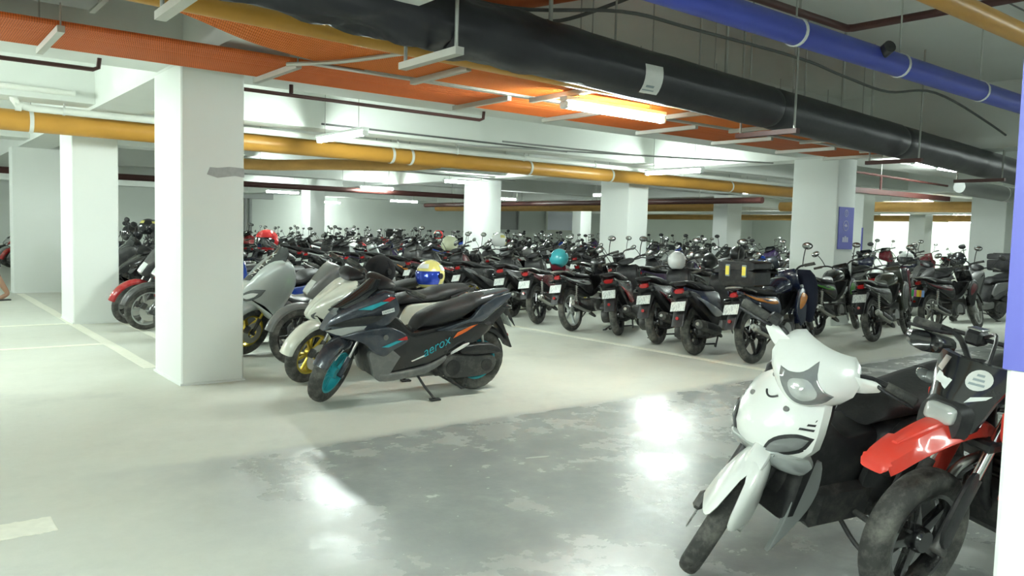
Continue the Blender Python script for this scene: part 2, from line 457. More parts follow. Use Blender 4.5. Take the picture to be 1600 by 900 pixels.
mk = flat(ring_mb(.06, .012, .85), .27, 1.82); mk.join(flat(box(-.008, .008, -.035, .035, 0, .002), .27, 1.82))
mk.join(flat(ring_mb(.085, .010, .95), .27, 1.62)); mk.join(flat(slabz([(-.05, .0), (.0, -.02), (.05, -.005), (.02, .015), (.0, .035)], 0, .002), .27, 1.62))
for k in range(3): mk.join(flat(box(-.085+.06*k, -.035+.06*k, -.045, .035+.02*(k % 2), 0, .002), .27, 1.40))
obj('sign_marks', mk, 'sign_grey', s, False)
obj('blue_corner_guard', box(-.005, .04, -.006, .02, 1.1, 1.75), 'sign_blue', cJ, False)
# painted bay lines
def line(x0, x1, y0, y1, label, name='bay_line'):
    n = 14; P = []
    lx = (x1-x0) > (y1-y0)
    def j(): return random.uniform(-.008, .008)
    if lx: P = [(x0+(x1-x0)*i/n, y0+j()) for i in range(n+1)]+[(x1-(x1-x0)*i/n, y1+j()) for i in range(n+1)]
    else: P = [(x0+j(), y0+(y1-y0)*i/n) for i in range(n+1)][::-1]+[(x1+j(), y1-(y1-y0)*i/n) for i in range(n+1)][::-1]
    tag(obj(name, slabz(P, 0, .003), 'line_paint', None, False), label, 'floor marking', 'painted floor lines')
line(1.93, 2.05, 8.1, 17.3, 'long pale line painted past the left three columns')
line(7.25, 7.36, 4.4, 22., 'pale line painted behind the second row of motorcycles')
line(0.34, 0.59, 4.00, 4.21, 'short pale painted stripe on the floor at lower left')
line(.2, 1.93, 12.05, 12.15, 'thin pale cross line beside the middle left column')
line(-1.0, 1.93, 9.9, 10.0, 'faint pale cross line left of the nearest column')
line(2.55, 2.64, 9.2, 12., 'worn pale line between the first two left columns')

# ------------------------------------------------------------------ lamps
def lamp_mat():
    m, nt, b = new_mat('tube_light'); nt.nodes.remove(b)
    e = nt.nodes.new('ShaderNodeEmission'); e.inputs[0].default_value = (.88, 1, .945, 1); e.inputs[1].default_value = LAMP_POWER
    nt.links.new(e.outputs[0], nt.nodes['Material Output'].inputs[0]); MATS['tube_light'] = m
lamp_mat()
pmat('lamp_body', (.82, .84, .82), .5); pmat('rod', (.42, .43, .40), .5, metal=.6)
LM = {}
def lamp(x, y, z, L, along, label, rods=True):
    key = round(L, 2)
    if key not in LM:
        c = loft([(-L/2+.03, 0, .034, .038), (L/2-.03, 0, .034, .038)], 14, 1); h = box(-L/2, L/2, -.05, .05, .030, .068, .006)
        caps = [box(-L/2-.01, -L/2+.035, -.038, .038, -.038, .03, .01), box(L/2-.035, L/2+.01, -.038, .038, -.038, .03, .01)]
        LM[key] = (c.mesh('tube', 'tube_light'), h.mesh('housing', 'lamp_body', False), *[c_.mesh('end_cap', 'lamp_body', False) for c_ in caps])
    t = thing('fluorescent_lamp', label, 'lamp', (x, y, z), 0 if along == 'x' else pi/2, 'hanging fluorescent lamps')
    for nm, me in zip(('tube', 'housing', 'end_cap', 'end_cap'), LM[key]): link(nm, me, t)
    if rods:
        for s in (-1, 1): obj('hanger_rod', cyl((s*L*.36, 0, .075), (s*L*.36, 0, ZC-z), .006, 6), 'rod', t)
    return t
lamp(4.72, 9.75, 2.55, 1.35, 'y', 'lit tube lamp left of centre, above the slate scooter')
lamp(11.25, 16.4, 2.55, 1.3, 'x', 'lit tube lamp before the top of a white column')
lamp(5.2, 5.24, 2.47, 1.25, 'x', 'large lit tube lamp right under the black duct')
lamp(11.45, 10.0, 2.55, 1.35, 'y', 'lit tube lamp right of centre under the orange pipe')
lamp(13.7, 6.6, 2.70, .55, 'x', 'short lit lamp under the trays, left of a pair')
lamp(14.95, 6.75, 2.70, .8, 'x', 'short lit lamp under the trays, right of a pair')
lamp(5.75, 15.7, 2.55, 1.0, 'y', 'lit tube lamp end-on just right of the nearest left column')
lamp(10.9, 27.0, 2.53, 1.2, 'x', 'far lit lamp beside the grey conduits')
lamp(16.2, 34.4, 2.5, .9, 'x', 'small far lit lamp right of the far white column')
lamp(11.3, 21.0, 2.53, 1.1, 'x', 'far lit lamp partly behind the red pipe')
lamp(16.8, 28.9, 2.5, 1.3, 'x', 'far lit lamp on the long back wall')
lamp(17.4, 22.9, 2.53, 1.0, 'x', 'far lit lamp right of the column with a lamp before it')
lamp(25.6, 26.9, 2.53, 1.2, 'x', 'far lit lamp above the pale louvre')
lamp(17.0, 17.7, 2.55, .5, 'y', 'small far lit lamp left of the broad white column')
lamp(17.6, 12.6, 2.55, .8, 'y', 'lit lamp at the left edge of the signed column')
lamp(24.1, 11.9, 2.55, 1.5, 'y', 'long lit lamp right of the signed column')
lamp(34., 17.2, 2.55, 1.5, 'y', 'far lit lamp below the long one by the signed column')
lamp(45., 19.4, 2.5, 1.2, 'y', 'tiny far lit lamp near the right hand end wall')
lamp(33.4, 12.4, 2.55, .8, 'y', 'far lit lamp upper of two by the blue column edge')
lamp(41., 15.4, 2.45, 1.0, 'y', 'far lit lamp lower of two by the blue column edge')
lamp(34., 23.2, 2.5, .5, 'y', 'tiny far lit lamp under the orange pipe')
lamp(44., 27.0, 2.5, 1.4, 'y', 'lit lamp washing the far right wall')
lamp(40., 22.0, 2.5, 1.4, 'y', 'lit lamp before the far right wall')
for y in (20.3, 23.5, 26.5): lamp(47.6, y, 3.0, 1.3, 'y', 'unseen lit lamp added to wash the far right end wall, high behind the beams')  # hidden lamps added to brighten the far end wall
for x, y, a in ((-.9, 8.4, 'y'), (-.9, 13.2, 'y'), (-1.0, 1.1, 'y'), (-2.2, 2.0, 'y'), (-2.2, 9., 'y'), (-2.2, 16., 'y'), (-2.2, 22., 'y'), (-2.2, 28., 'y'), (5.6, 31., 'y'), (4.8, -1.2, 'y'), (-2.2, -1.5, 'y'), (12., -1.0, 'y'), (20., 1.5, 'y'), (30., 4., 'y')):  # the leading entries, nearest the left columns, are added to brighten that side
    lamp(x, y, 2.55, 1.35, a, 'unseen lit tube lamp in the aisle outside the picture')

# ------------------------------------------------------------------ pipes and trays under the ceiling
def ribbed(name, col, scale, rough=.5, axis='X', strength=.6):
    m, nt, b = new_mat(name); b.inputs['Roughness'].default_value = rough
    tc = nt.nodes.new('ShaderNodeTexCoord'); wv = nt.nodes.new('ShaderNodeTexWave'); wv.bands_direction = axis; wv.inputs['Scale'].default_value = scale
    nt.links.new(tc.outputs['Object'], wv.inputs['Vector'])
    bp = nt.nodes.new('ShaderNodeBump'); bp.inputs['Strength'].default_value = strength; bp.inputs['Distance'].default_value = .004
    nt.links.new(wv.outputs['Fac'], bp.inputs['Height']); nt.links.new(bp.outputs[0], b.inputs['Normal'])
    mx = nt.nodes.new('ShaderNodeMix'); mx.data_type = 'RGBA'; mx.inputs[6].default_value = (*[c*.7 for c in col], 1); mx.inputs[7].default_value = (*col, 1)
    nt.links.new(wv.outputs['Fac'], mx.inputs[0]); nt.links.new(mx.outputs[2], b.inputs['Base Color']); MATS[name] = m
ribbed('conduit_orange', (.80, .20, .02), 22.)
ribbed('conduit_red', (.76, .165, .025), 22.)
pmat('pipe_yellow', (.55, .28, .045), .4, noise=.15, nscale=3)
pmat('pipe_yellow_dusty', (.60, .34, .10), .5, noise=.2, nscale=4)
pmat('pipe_blue', (.05, .075, .42), .4, noise=.08, nscale=4)
pmat('pipe_brown', (.07, .022, .018), .5)
pmat('rust', (.42, .09, .02), .6, noise=.3, nscale=8)
pmat('pipe_white', (.74, .76, .70), .5)
pmat('galvanised', (.50, .50, .45), .45, metal=.5, noise=.1, nscale=6)
pmat('clamp', (.70, .72, .68), .45)
pmat('cable', (.10, .105, .10), .6)
pmat('duct_grey', (.34, .35, .34), .5, metal=.3)
pmat('duct_black', (.022, .022, .026), .42, noise=.4, nscale=3, bump=.5)
pmat('paper', (.72, .73, .69), .7, noise=.1, nscale=20)
def pipe(name, label, cat, P, r, mat, n=1, seg=14, group=None, hang=0):
    o = tag(obj(name, tube(P, r, seg, n), mat), label, cat, group)
    a, b = Vector(P[0]), Vector(P[-1])
    for k in range(hang):
        q = a+(b-a)*((k+.5)/hang); obj('hanger_rod', cyl((q.x, q.y, q.z+r*.5), (q.x, q.y, ZC), .008, 6), 'rod', o)
    return o
def clamp_on(parent, p, axis, r, rod_top=None, mat='clamp', w=.02):
    c = lathe([(r+.001, -w), (r+.008, -w), (r+.008, w), (r+.001, w)], 20)
    c.xf(T(*p) @ (RZ(90) if axis == 'x' else Matrix.Identity(4))); o = obj('clamp', c, mat, parent)
    if rod_top: obj('hanger_rod', cyl((p[0], p[1], p[2]+r), (p[0], p[1], rod_top), .007, 6), 'rod', o)
# black wrapped duct
def duct():
    root = thing('wrapped_duct', 'thick black plastic-wrapped duct crossing under the ceiling', 'duct', (0, 0, 0))
    A, B = Vector((-3., 4.03, 2.80)), Vector((26., 6.1, 2.30)); D = B-A
    segs = [(-3., 2.85, .90), (2.85, 6.75, 1.), (6.75, 9.6, 1.0), (9.6, 26., .98)]
    rnd = random.Random(3)
    for (xa, xb, k) in segs:
        n = int((xb-xa)/.06); V = []; F = []; m = 28
        ph = [rnd.uniform(0, 6.28) for _ in range(12)]
        for i in range(n+1):
            x = xa+(xb-xa)*i/n; c = A+D*((x-A.x)/D.x)
            wr = .026 if xb < 3 else max(.002, .022*(1-(x-2.9)/1.5))
            ends = .93 if i in (0, n) else 1
            for j in range(m):
                a = 2*pi*j/m
                d = wr*(sin(3*a+ph[0]+x*4.1)+.8*sin(5*a-x*7+ph[1])+.7*sin(2*a+x*11+ph[2])+.6*sin(9*a+x*15+ph[3]))*.6
                rr = (.196*k+d)*ends; V.append((c.x, c.y+rr*cos(a), c.z+rr*sin(a)))
        for i in range(n):
            for j in range(m): F.append((i*m+j, i*m+(j+1) % m, (i+1)*m+(j+1) % m, (i+1)*m+j))
        F += [tuple(range(m)), tuple(n*m+j for j in reversed(range(m)))]
        obj('duct_section', MB().add(V, F), 'duct_black', root, True, 60)
    for x in (1.2, 2.75, 6.72, 9.55, 12.4, 16.):
        c = A+D*((x-A.x)/D.x); s = 'rod' if x > 3 else 'engine'
        b = obj('duct_hanger', box(c.x-.03, c.x+.03, c.y-.34, c.y+.34, c.z-.27, c.z-.225), 'pipe_brown' if x > 3 else 'galvanised', root, False)
        for sg in (-1, 1): obj('hanger_rod', cyl((c.x, c.y+.30*sg, c.z-.25), (c.x, c.y+.30*sg, ZC), .012, 6), 'rod', b)
    for i, x in enumerate((3.8, 4.5, 5.6, 6.0, 6.4, 7.4, 8.2, 8.9)):
        c = A+D*((x-A.x)/D.x); obj('hanger_rod', cyl((x, c.y, c.z+.18), (x, c.y, ZC), .009 if i % 3 else .016, 6), 'rod', root)
    x = 4.75; c = A+D*((x-A.x)/D.x); V = []; F = []
    for i in range(2):
        for j in range(7):
            a = radians(172+j*11); V.append((x-.1+.2*i+.02*j*.3, c.y+.204*cos(a), c.z+.204*sin(a)))
    for j in range(6): F.append((j, j+1, 8+j, 7+j))
    lb = obj('paper_label', MB().add(V, F), 'paper', root); lb['label'] = 'white paper label'
    V = []; F = []
    for r_, (j0, j1, x0, x1) in enumerate(((4, 4.5, -.04, .05), (5.0, 5.3, -.06, .07))):
        for xx in (x0, x1):
            for jj in (j0, j1):
                a = radians(172+jj*11); V.append((x+xx, c.y+.206*cos(a), c.z+.206*sin(a)))
        F.append((r_*4, r_*4+1, r_*4+3, r_*4+2))
    obj('print', MB().add(V, F), 'decal_grey', lb, False)
duct()
def tray(name, label, y0, y1, z, xa, xb, n, r, mat, brackets, curve=None, rail=True):
    t = thing(name, label, 'conduit tray', (0, 0, 0))
    for i in range(n):
        y = y0+(y1-y0)*(i+.5)/n; j = random.uniform(-.004, .004)
        if curve: P = smooth3([(c[0], y+c[1]*(1-.5*i/n), z+c[2]) for c in curve], 8)+[(xb, y, z)]
        else: P = [(xa, y, z+j), ((xa+xb)/2, y+j, z-j), (xb, y, z)]
        obj('conduit', tube(P, r, 8), mat, t)
    for x in brackets:
        b = obj('bracket', box(x-.022, x+.022, y0-.06, y1+.05, z-r-.045, z-r-.003), 'galvanised', t, False)
        for y in (y0-.04, y1+.03): obj('hanger_rod', cyl((x, y, z-r-.04), (x, y, ZB+.05 if y > 5.4 and y < 6.2 else ZC), .006, 6), 'rod', b)
    if rail:
        for y in (y0-.015, y1+.015): obj('side_rail', box(3.0, xb, y-.006, y+.006, z-r, z+.06), 'galvanised', t, False)
    return t
tray('conduit_tray', 'lower tray of thin red-orange corrugated conduits crossing the whole ceiling', 5.95, 6.74, 2.63, -3.5, 11.2, 15, .0215, 'conduit_red', (.92, 2.5, 4.5, 5.65, 7.1, 8.5, 9.9, 11.1), rail=False)
tray('conduit_tray', 'upper tray of orange conduits curving down beside the black duct', 5.08, 5.78, 2.63, 2.4, 12.6, 11, .028, 'conduit_orange', (3.45, 4.7, 6.3, 7.6, 9., 10.4), curve=[(-1., 0, .50), (.3, 0, .36), (1.1, 0, .25), (1.6, 0, .18), (2.1, 0, .06), (2.6, 0, 0)])
tag(obj('tray_rail', box(2.6, 12.4, 5.83, 5.90, 2.60, 2.612), 'galvanised', None, False), 'long grey steel channel between the two conduit trays', 'channel')
pipe('yellow_pipe', 'yellow pipe running right below the black duct', 'pipe', [(-2., 4.80, 2.68), (2.6, 4.93, 2.63), (14., 5.30, 2.55)], .06, 'pipe_yellow')
tag(obj('braided_strap', tube([(2.42, 5.92, 2.585), (2.66, 5.5, 2.580), (2.9, 5.0, 2.60)], .016, 8, 4), 'galvanised'), 'twisted grey strap hanging over the orange conduits', 'strap')
pb = thing('blue_pipe', 'thick blue pipe with pale clamps at upper right', 'pipe')
obj('pipe', cyl((-2., 3.02, 2.755), (20., 3.32, 2.62), .083, 24), 'pipe_blue', pb)
for x in (3.0, 4.69, 6.07, 7.5, 9.2):
    f = (x+2)/22; clamp_on(pb, (x, 3.02+.3*f, 2.755-.135*f), 'x', .084, ZC, w=.012)
ev = obj('end_valve', cyl((5.72, 3.10, 2.72), (5.66, 2.99, 2.76), .045, 14), 'black', pb); ev['label'] = 'black round cap'
po = thing('orange_pipe', 'orange pipe crossing the top right corner', 'pipe')
obj('pipe', cyl((-1., 2.08, 2.74), (15., 2.3, 2.68), .062, 20), 'pipe_yellow', po)
for x in (4.1, 6.4): clamp_on(po, (x, 2.08+.22*(x+1)/16, 2.74-.06*(x+1)/16), 'x', .063, ZC, 'pipe_yellow_dusty')
pipe('sprinkler_pipe', 'dark brown pipe turning a corner above the blue pipe', 'pipe', [(-1., 3.6, 3.1), (6.22, 3.66, 3.1), (6.25, 3.62, 3.1), (6.29, 2.43, 3.1), (6.35, -2., 3.1)], .030, 'pipe_brown')
pipe('pipe_stub', 'short rust orange pipe above the black duct', 'pipe', [(3.55, 5.8, 3.12), (3.9, 4.62, 3.12), (4.2, 3.6, 3.12)], .075, 'rust')
pipe('sprinkler_pipe', 'thin dark brown pipe in front of the white beam, bent up at its end', 'pipe', [(-4., 7.6, 2.64), (1.42, 7.6, 2.64), (1.46, 7.6, 2.66), (1.47, 7.6, 2.75)], .018, 'pipe_brown')
pipe('sprinkler_pipe', 'thin dark brown pipe bent up beside the orange tray', 'pipe', [(2.53, 7.6, 2.64), (5.40, 7.62, 2.64), (5.45, 7.62, 2.66), (5.46, 7.62, 2.76)], .018, 'pipe_brown')
pipe('pipe_riser', 'short dark red riser on the thin brown pipe', 'pipe', [(3.15, 7.6, 2.66), (3.15, 7.6, 2.9)], .02, 'pipe_brown')
py = thing('yellow_pipe', 'large yellow pipe crossing behind the left columns, with pale clamps', 'pipe')
obj('pipe', cyl((-6., 11.0, 2.535), (20., 11.75, 2.535), .125, 24), 'pipe_yellow', py)
for x in (1.42, 3.9, 6.35, 6.7, 9.2, 11.3, 15.2): clamp_on(py, (x, 11.0+.75*(x+6)/26, 2.535), 'x', .126, ZC, w=.022)
pipe('yellow_pipe', 'shorter dusty yellow pipe below the large one', 'pipe', [(3.6, 13.4, 2.38), (5.0, 13.3, 2.38), (5.9, 12.7, 2.42), (6.9, 12.0, 2.44), (7.4, 11.55, 2.5)], .09, 'pipe_yellow_dusty', 6, 18, hang=2)
pw = thing('white_pipe', 'white pipe with an elbow running along the large yellow pipe', 'pipe')
obj('pipe', tube([(-5., 10.7, 2.86), (1.05, 10.75, 2.86), (1.17, 10.75, 2.84), (1.2, 10.75, 2.72), (1.24, 10.75, 2.66), (1.36, 10.76, 2.64), (24., 11.3, 2.64)], .042, 14), 'pipe_white', pw)
for x in (1.12, 1.24): clamp_on(pw, (x+.0, 10.75, 2.86 if x < 1.2 else 2.645), 'x', .043, None, 'pipe_white', .03)
for x in (1.7, 3.1, 5.0, 6.2, 7.3, 8.7, 10.4, 12.9): clamp_on(pw, (x, 10.755+.545*(x-1.36)/22.6, 2.642), 'x', .043, ZB+.03, w=.012)
pipe('white_pipe', 'thin white pipe end against the left beam', 'pipe', [(-5., 10.35, 2.83), (1.75, 10.35, 2.80)], .03, 'pipe_white')
pipe('thin_pipe', 'thin dark conduit along the beam above the yellow pipe', 'pipe', [(4.7, 10.3, 2.76), (9.2, 10.4, 2.76)], .014, 'cable')
pipe('red_pipe', 'long dark red pipe far off under the ceiling at left', 'pipe', [(1., 21.2, 2.45), (16., 21.35, 2.45)], .075, 'pipe_brown', hang=4)
pipe('brown_pipe', 'dark brown pipe far off, ending before the signed column', 'pipe', [(18.5, 30., 2.42), (18.6, 13.1, 2.40)], .085, 'pipe_brown', hang=4)
pipe('yellow_pipe', 'far orange pipe below the dark brown one', 'pipe', [(21., 33., 2.40), (21.8, 16.6, 2.36)], .13, 'pipe_yellow_dusty', hang=4)
pipe('yellow_pipe', 'far orange pipe crossing right of the signed column', 'pipe', [(23.0, 15.5, 2.42), (23.6, 9.0, 2.38)], .15, 'pipe_yellow_dusty', hang=4)
pipe('yellow_pipe', 'farthest orange pipe near the right hand end wall', 'pipe', [(32., 30., 2.36), (32.2, 12., 2.32)], .13, 'pipe_yellow_dusty', hang=4)
pipe('white_pipe', 'far white pipe above the bright end wall', 'pipe', [(28.2, 30., 2.45), (29., 12., 2.42)], .06, 'pipe_white', hang=4)
rd = thing('sheet_duct', 'flat grey sheet metal duct end at the top left corner', 'duct')
obj('duct', box(-2.6, 1.31, 6.31, 6.86, 2.95, 3.3, .01), 'duct_grey', rd, False)
for x in (-2., -.4, 1.28): obj('seam_flange', box(x-.02, x+.02, 6.29, 6.87, 2.935, 3.315), 'galvanised', rd, False)
for x in (-2., .6): obj('hanger_rod', cyl((x, 6.56, 3.3), (x, 6.56, ZC), .008, 6), 'rod', rd)
dg = thing('grey_duct', 'short grey round duct under the trays at far right', 'duct')
obj('duct', tube([(14.6, 6.35, 2.35), (15.0, 6.35, 2.35), (18.3, 6.6, 2.33)], [.10, .14, .14], 20), 'duct_grey', dg)
obj('flange', cyl((18.3, 6.6, 2.33), (18.5, 6.61, 2.33), .19, 20), 'black', dg)
clamp_on(dg, (16.7, 6.48, 2.34), 'x', .142, ZC)
fr = thing('hung_rack', 'brown hung rack of pipes right of the signed column', 'pipe rack')
obj('rail', cyl((12.65, 7.35, 2.55), (16.5, 7.4, 2.5), .02, 8), 'pipe_brown', fr); obj('rail', box(12.65, 16.5, 7.33, 7.41, 2.2, 2.29), 'pipe_brown', fr, False)
for x in (12.72, 13.9): obj('post', cyl((x, 7.37, 2.22), (x, 7.37, 2.55), .022, 8), 'pipe_brown', fr)
obj('hanger_rod', cyl((13.9, 7.37, 2.55), (13.9, 7.37, ZC), .006, 6), 'rod', fr)
# loose cables and thin conduits
def cable(label, P, r=.014, mat='cable'): return pipe('cable', label, 'cable', P, r, mat, 6, 6)
cable('dark cable slung over the black duct towards the blue pipe', [(2.6, 4.6, 2.95), (3.5, 4.6, 2.94), (4.45, 4.45, 3.06), (5.3, 4.5, 3.09), (6.9, 4.52, 3.09), (7.8, 4.6, 3.06), (8.9, 4.7, 3.05), (9.6, 4.5, 3.1), (11.4, 4.6, 2.92), (14., 5.0, 2.72)])
cable('second dark cable climbing from the black duct to the slab', [(3.3, 5.2, 3.0), (4.0, 5.0, 3.02), (4.4, 4.85, 3.1), (4.9, 3.9, 3.4), (5.2, 3.2, 3.58)], .016)
cable('thin grey cable on the slab beside the blue pipe', [(4.6, 3.2, 3.585), (7., 3.2, 3.58), (12., 3.3, 3.585)], .008)
cable('thin grey cable hanging under the far ceiling', [(5.6, 16.3, 2.735), (7.2, 16.3, 2.69), (8.8, 16.3, 2.735), (10.5, 16.3, 2.70), (12.1, 16.3, 2.735)], .012, 'duct_grey')
for i, (P, lab) in enumerate(((((7.0, 9.3, 2.66), (9.6, 9.2, 2.66)), 'thin hanging conduit in front of the middle beam'), (((6.6, 9.9, 2.62), (11.6, 8.0, 2.62)), 'thin slanting conduit above the right of centre lamp'),
        (((5.4, 15.2, 2.62), (12., 15.4, 2.6)), 'thin conduit behind the yellow pipe'), (((9., 15., 2.66), (12.2, 12.6, 2.66)), 'thin slanting conduit behind the yellow pipe'))):
    pipe('thin_conduit', lab, 'conduit', [P[0], P[1]], .013, 'duct_grey', 1, 8)
for i, (x, y, z) in enumerate(((9.6, 20.8, 2.35), (19., 24., 2.5))):
    pass
# far wall fittings
def opening(name, label, x0, x1, z0, z1, inner, rim):
    t = thing(name, label, 'vent', (0, Y1, 0)); 
    obj('frame', box(x0-.1, x1+.1, -.14, -.002, z0-.1, z0).join(box(x0-.1, x1+.1, -.14, -.002, z1, z1+.1)).join(box(x0-.1, x0, -.14, -.002, z0, z1)).join(box(x1, x1+.1, -.14, -.002, z0, z1)), rim, t, False)
    obj('panel', box(x0, x1, -.03, -.002, z0, z1), inner, t, False)
    n = 9
    for k in range(n): obj('slat', box(x0, x1, -.05, -.03, z0+(z1-z0)*(k+.3)/n, z0+(z1-z0)*(k+.42)/n), inner, t, False)
pmat('louvre', (.90, .92, 1.), .5)
opening('wall_louvre', 'pale blue-white louvre panel on the back wall', 30.4, 33.0, 1.55, 2.62, 'louvre', 'pipe_white')
opening('wall_opening', 'dark grey opening in the back wall right of a column', 27.0, 28.3, 1.5, 2.66, 'duct_grey', 'wall')
cd = thing('conduit_riser', 'bundle of vertical grey conduits on the back wall', 'conduit', (0, 0, 0))
for k in range(4): obj('conduit', cyl((12.35+.22*k, Y1-.1, 0), (12.35+.22*k, Y1-.1, 2.68), .07, 10), 'duct_grey', cd)
obj('junction_box', box(11.2, 14.0, Y1-.3, Y1-.02, 2.55, 2.85, .01), 'duct_grey', cd, False)

# ================================================================== MOTORCYCLES
# bike space: x forward, y to the rider's left, z up, origin on the ground below the rear axle
SLOT = {'p1': 'black', 'p2': 'charcoal', 'rim': 'black', 'rim2': 'black', 'seat': 'seat', 'p3': 'black'}
def M_(k):
    if k in ('p1', 'p2', 'p3'): return PAINT[SLOT[k]]
    if k in ('rim', 'rim2'): return MATS['black']
    return MATS[k]
class Kind:
    def __init__(s, wb, rake=26., hz=.9, axle=.27):
        s.parts = []; s.wb = wb; s.rake = radians(rake); s.hx = wb-(hz-axle)*math.tan(s.rake)-.0; s.hz = hz
    def add(s, name, mb, mat, steer=False, parent=None, Mx=None, ang=38, label=None):
        if mb.twin:
            tw, mb.twin = mb.twin, None; i = s.add(name, mb, mat, steer, parent, Mx, ang, label); s.add(name, tw, mat, steer, parent, Mx, ang, label); return i
        s.parts.append(dict(name=name, mb=mb, mat=mat, steer=steer, parent=parent, Mx=Mx, me=mb.mesh(name, M_(mat), True, ang), label=label)); return len(s.parts)-1
    def S(s, deg):
        ax = Vector((-sin(s.rake), 0, cos(s.rake)))
        return T(s.hx, 0, s.hz) @ Matrix.Rotation(radians(deg), 4, ax) @ T(-s.hx, 0, -s.hz)
    def far(s, name, steer=25):
        mats = []; V = []; F = []; mi = []; St = s.S(steer)
        for p in s.parts:
            Mx = p['Mx'] or Matrix.Identity(4)
            par = p['parent']
            if par is not None: Mx = (s.parts[par]['Mx'] or Matrix.Identity(4)) @ Mx
            if p['steer']: Mx = St @ Mx
            if p['mat'] not in mats: mats.append(p['mat'])
            o = len(V); V += [tuple(Mx @ Vector(v)) for v in p['mb'].v]; F += [tuple(i+o for i in f) for f in p['mb'].f]
            mi += [mats.index(p['mat'])]*len(p['mb'].f)
        me = bpy.data.meshes.new(name); me.from_pydata(V, [], F)
        for k in mats: me.materials.append(M_(k))
        me.polygons.foreach_set('material_index', mi)
        import bmesh
        b = bmesh.new(); b.from_mesh(me); bmesh.ops.recalc_face_normals(b, faces=b.faces); b.to_mesh(me); b.free()
        me.polygons.foreach_set('use_smooth', [True]*len(me.polygons)); me.set_sharp_from_angle(angle=radians(38))
        s.fmesh = me; s.fmats = mats; return me

def tire(R, rim, w, hero=False):
    h = R-rim
    half = [(rim-.004, .36), (rim+.25*h, .47), (rim+.55*h, .5), (rim+.80*h, .44)]
    crown = [(rim+.90*h, .36), (rim+.95*h, .27), (rim+.975*h, .18), (rim+.99*h, .09)] if hero else [(rim+.93*h, .31), (rim+.985*h, .15)]
    L = [(r, -y*w) for r, y in half+crown]; prof = L+[(R, 0)]+[(r, -y) for r, y in reversed(L)]
    c = len(L); nc = len(crown); seg = 120 if hero else 40
    def off(i, k):
        d = abs(k-c)
        if not hero or d > nc or d == 0: return 0
        return -.006 if ((i*2+(d*3 if k > c else d*3+5)) % 12) < 3 else 0
    return lathe(prof, seg, False, off if hero else None)
def rimmesh(rim, w, ns, style=0):
    a = lathe([(rim, -.38*w), (rim, .38*w), (rim-.016, .36*w), (rim-.026, .1*w), (rim-.026, -.1*w), (rim-.016, -.36*w)], 40)
    a.join(lathe([(.001, -.45*w), (.042, -.45*w), (.05, -.3*w), (.05, .3*w), (.042, .45*w), (.001, .45*w)], 18, False))
    for k in range(ns):
        g = 360*k/ns
        if style == 0: sp = shell([(.035, -.024, 1), (rim-.018, -.013, 1), (rim-.018, .013, 1), (.035, .024, 1)], .016, 0, .004, 1)
        elif style == 1:
            sp = MB()
            for s in (-1, 1): sp.join(shell([(.035, s*.004-.008, 1), (rim-.018, s*.030-.007, 1), (rim-.018, s*.030+.007, 1), (.035, s*.004+.010, 1)], .014, 0, .003, 1))
        else: sp = tube([(.03, 0, 0), (rim-.02, 0, .0)], .004, 5)
        a.join(sp.xf(RY(g)))
    return a
def add_wheels(K, Rf, Rr, rf, rr, wf, wr, ns=5, style=0, hero=False, disc=True, dia=.5):
    f = K.add('front_wheel', tire(Rf, rf, wf, hero), 'rubber', True, None, T(K.wb, 0, Rf), 50, 'dusty black tyre')
    K.add('rim', rimmesh(rf, wf, ns, style), 'rim', True, f)
    if disc:
        d = lathe([(rf*.30, .085), (rf*.66, .085), (rf*.66, .089), (rf*.30, .089)], 28)
        for k in range(10): d.join(cyl((rf*.5*cos(k*.628), .083, rf*.5*sin(k*.628)), (rf*.5*cos(k*.628), .091, rf*.5*sin(k*.628)), .006, 6))
        K.add('brake_disc', d.xf(Matrix.Scale(-1 if dia < 0 else 1, 4, (0, 1, 0))), 'steel', True, f)
        K.add('brake_caliper', box(-.05, .03, .072, .112, rf*.36, rf*.74, .012).xf(RY(60)).xf(Matrix.Scale(-1 if dia < 0 else 1, 4, (0, 1, 0))), 'engine', True, f)
    r = K.add('rear_wheel', tire(Rr, rr, wr, hero), 'rubber', False, None, T(0, 0, Rr), 50, 'dusty black tyre')
    K.add('rim', rimmesh(rr, wr, ns, style), 'rim2', False, r)
    return f, r
def add_fork(K, Rf, y=.075, top=.62, mats=('steel', 'engine'), split=.5, r=.016):
    ux, uz = -sin(K.rake), cos(K.rake); L = (top-Rf)/uz; ids = []
    for s in (-1, 1):
        i = K.add('fork_leg', tube([(K.wb, s*y, Rf), (K.wb+ux*L*split, s*y, Rf+uz*L*split)], r*1.35, 12).join(cyl((K.wb, s*(y-.02), Rf), (K.wb, s*(y+.028), Rf), .018, 10)), mats[1], True)
        K.add('fork_tube', tube([(K.wb+ux*L*split, s*y, Rf+uz*L*split), (K.wb+ux*L, s*y, Rf+uz*L)], r, 12), mats[0], True, i)
def add_mirror(K, x, z, y, h=.22, out=.08, steer=True, a=.062, b=.042):
    for s in (-1, 1):
        st = tube([(x, s*y, z), (x+.01, s*(y+out*.4), z+h*.5), (x-.01, s*(y+out), z+h*.95)], .0065, 6, 3)
        i = K.add('mirror', st.join(ball((0, 0, 0), .022, a, b, 14, 8).xf(T(x-.005, s*(y+out+.02), z+h) @ RX(s*-18))), 'black', steer)
        K.add('mirror_glass', ball((0, 0, 0), .008, a*.9, b*.88, 14, 6).xf(T(x-.022, s*(y+out+.02), z+h) @ RX(s*-18)), 'mirror', steer, i)
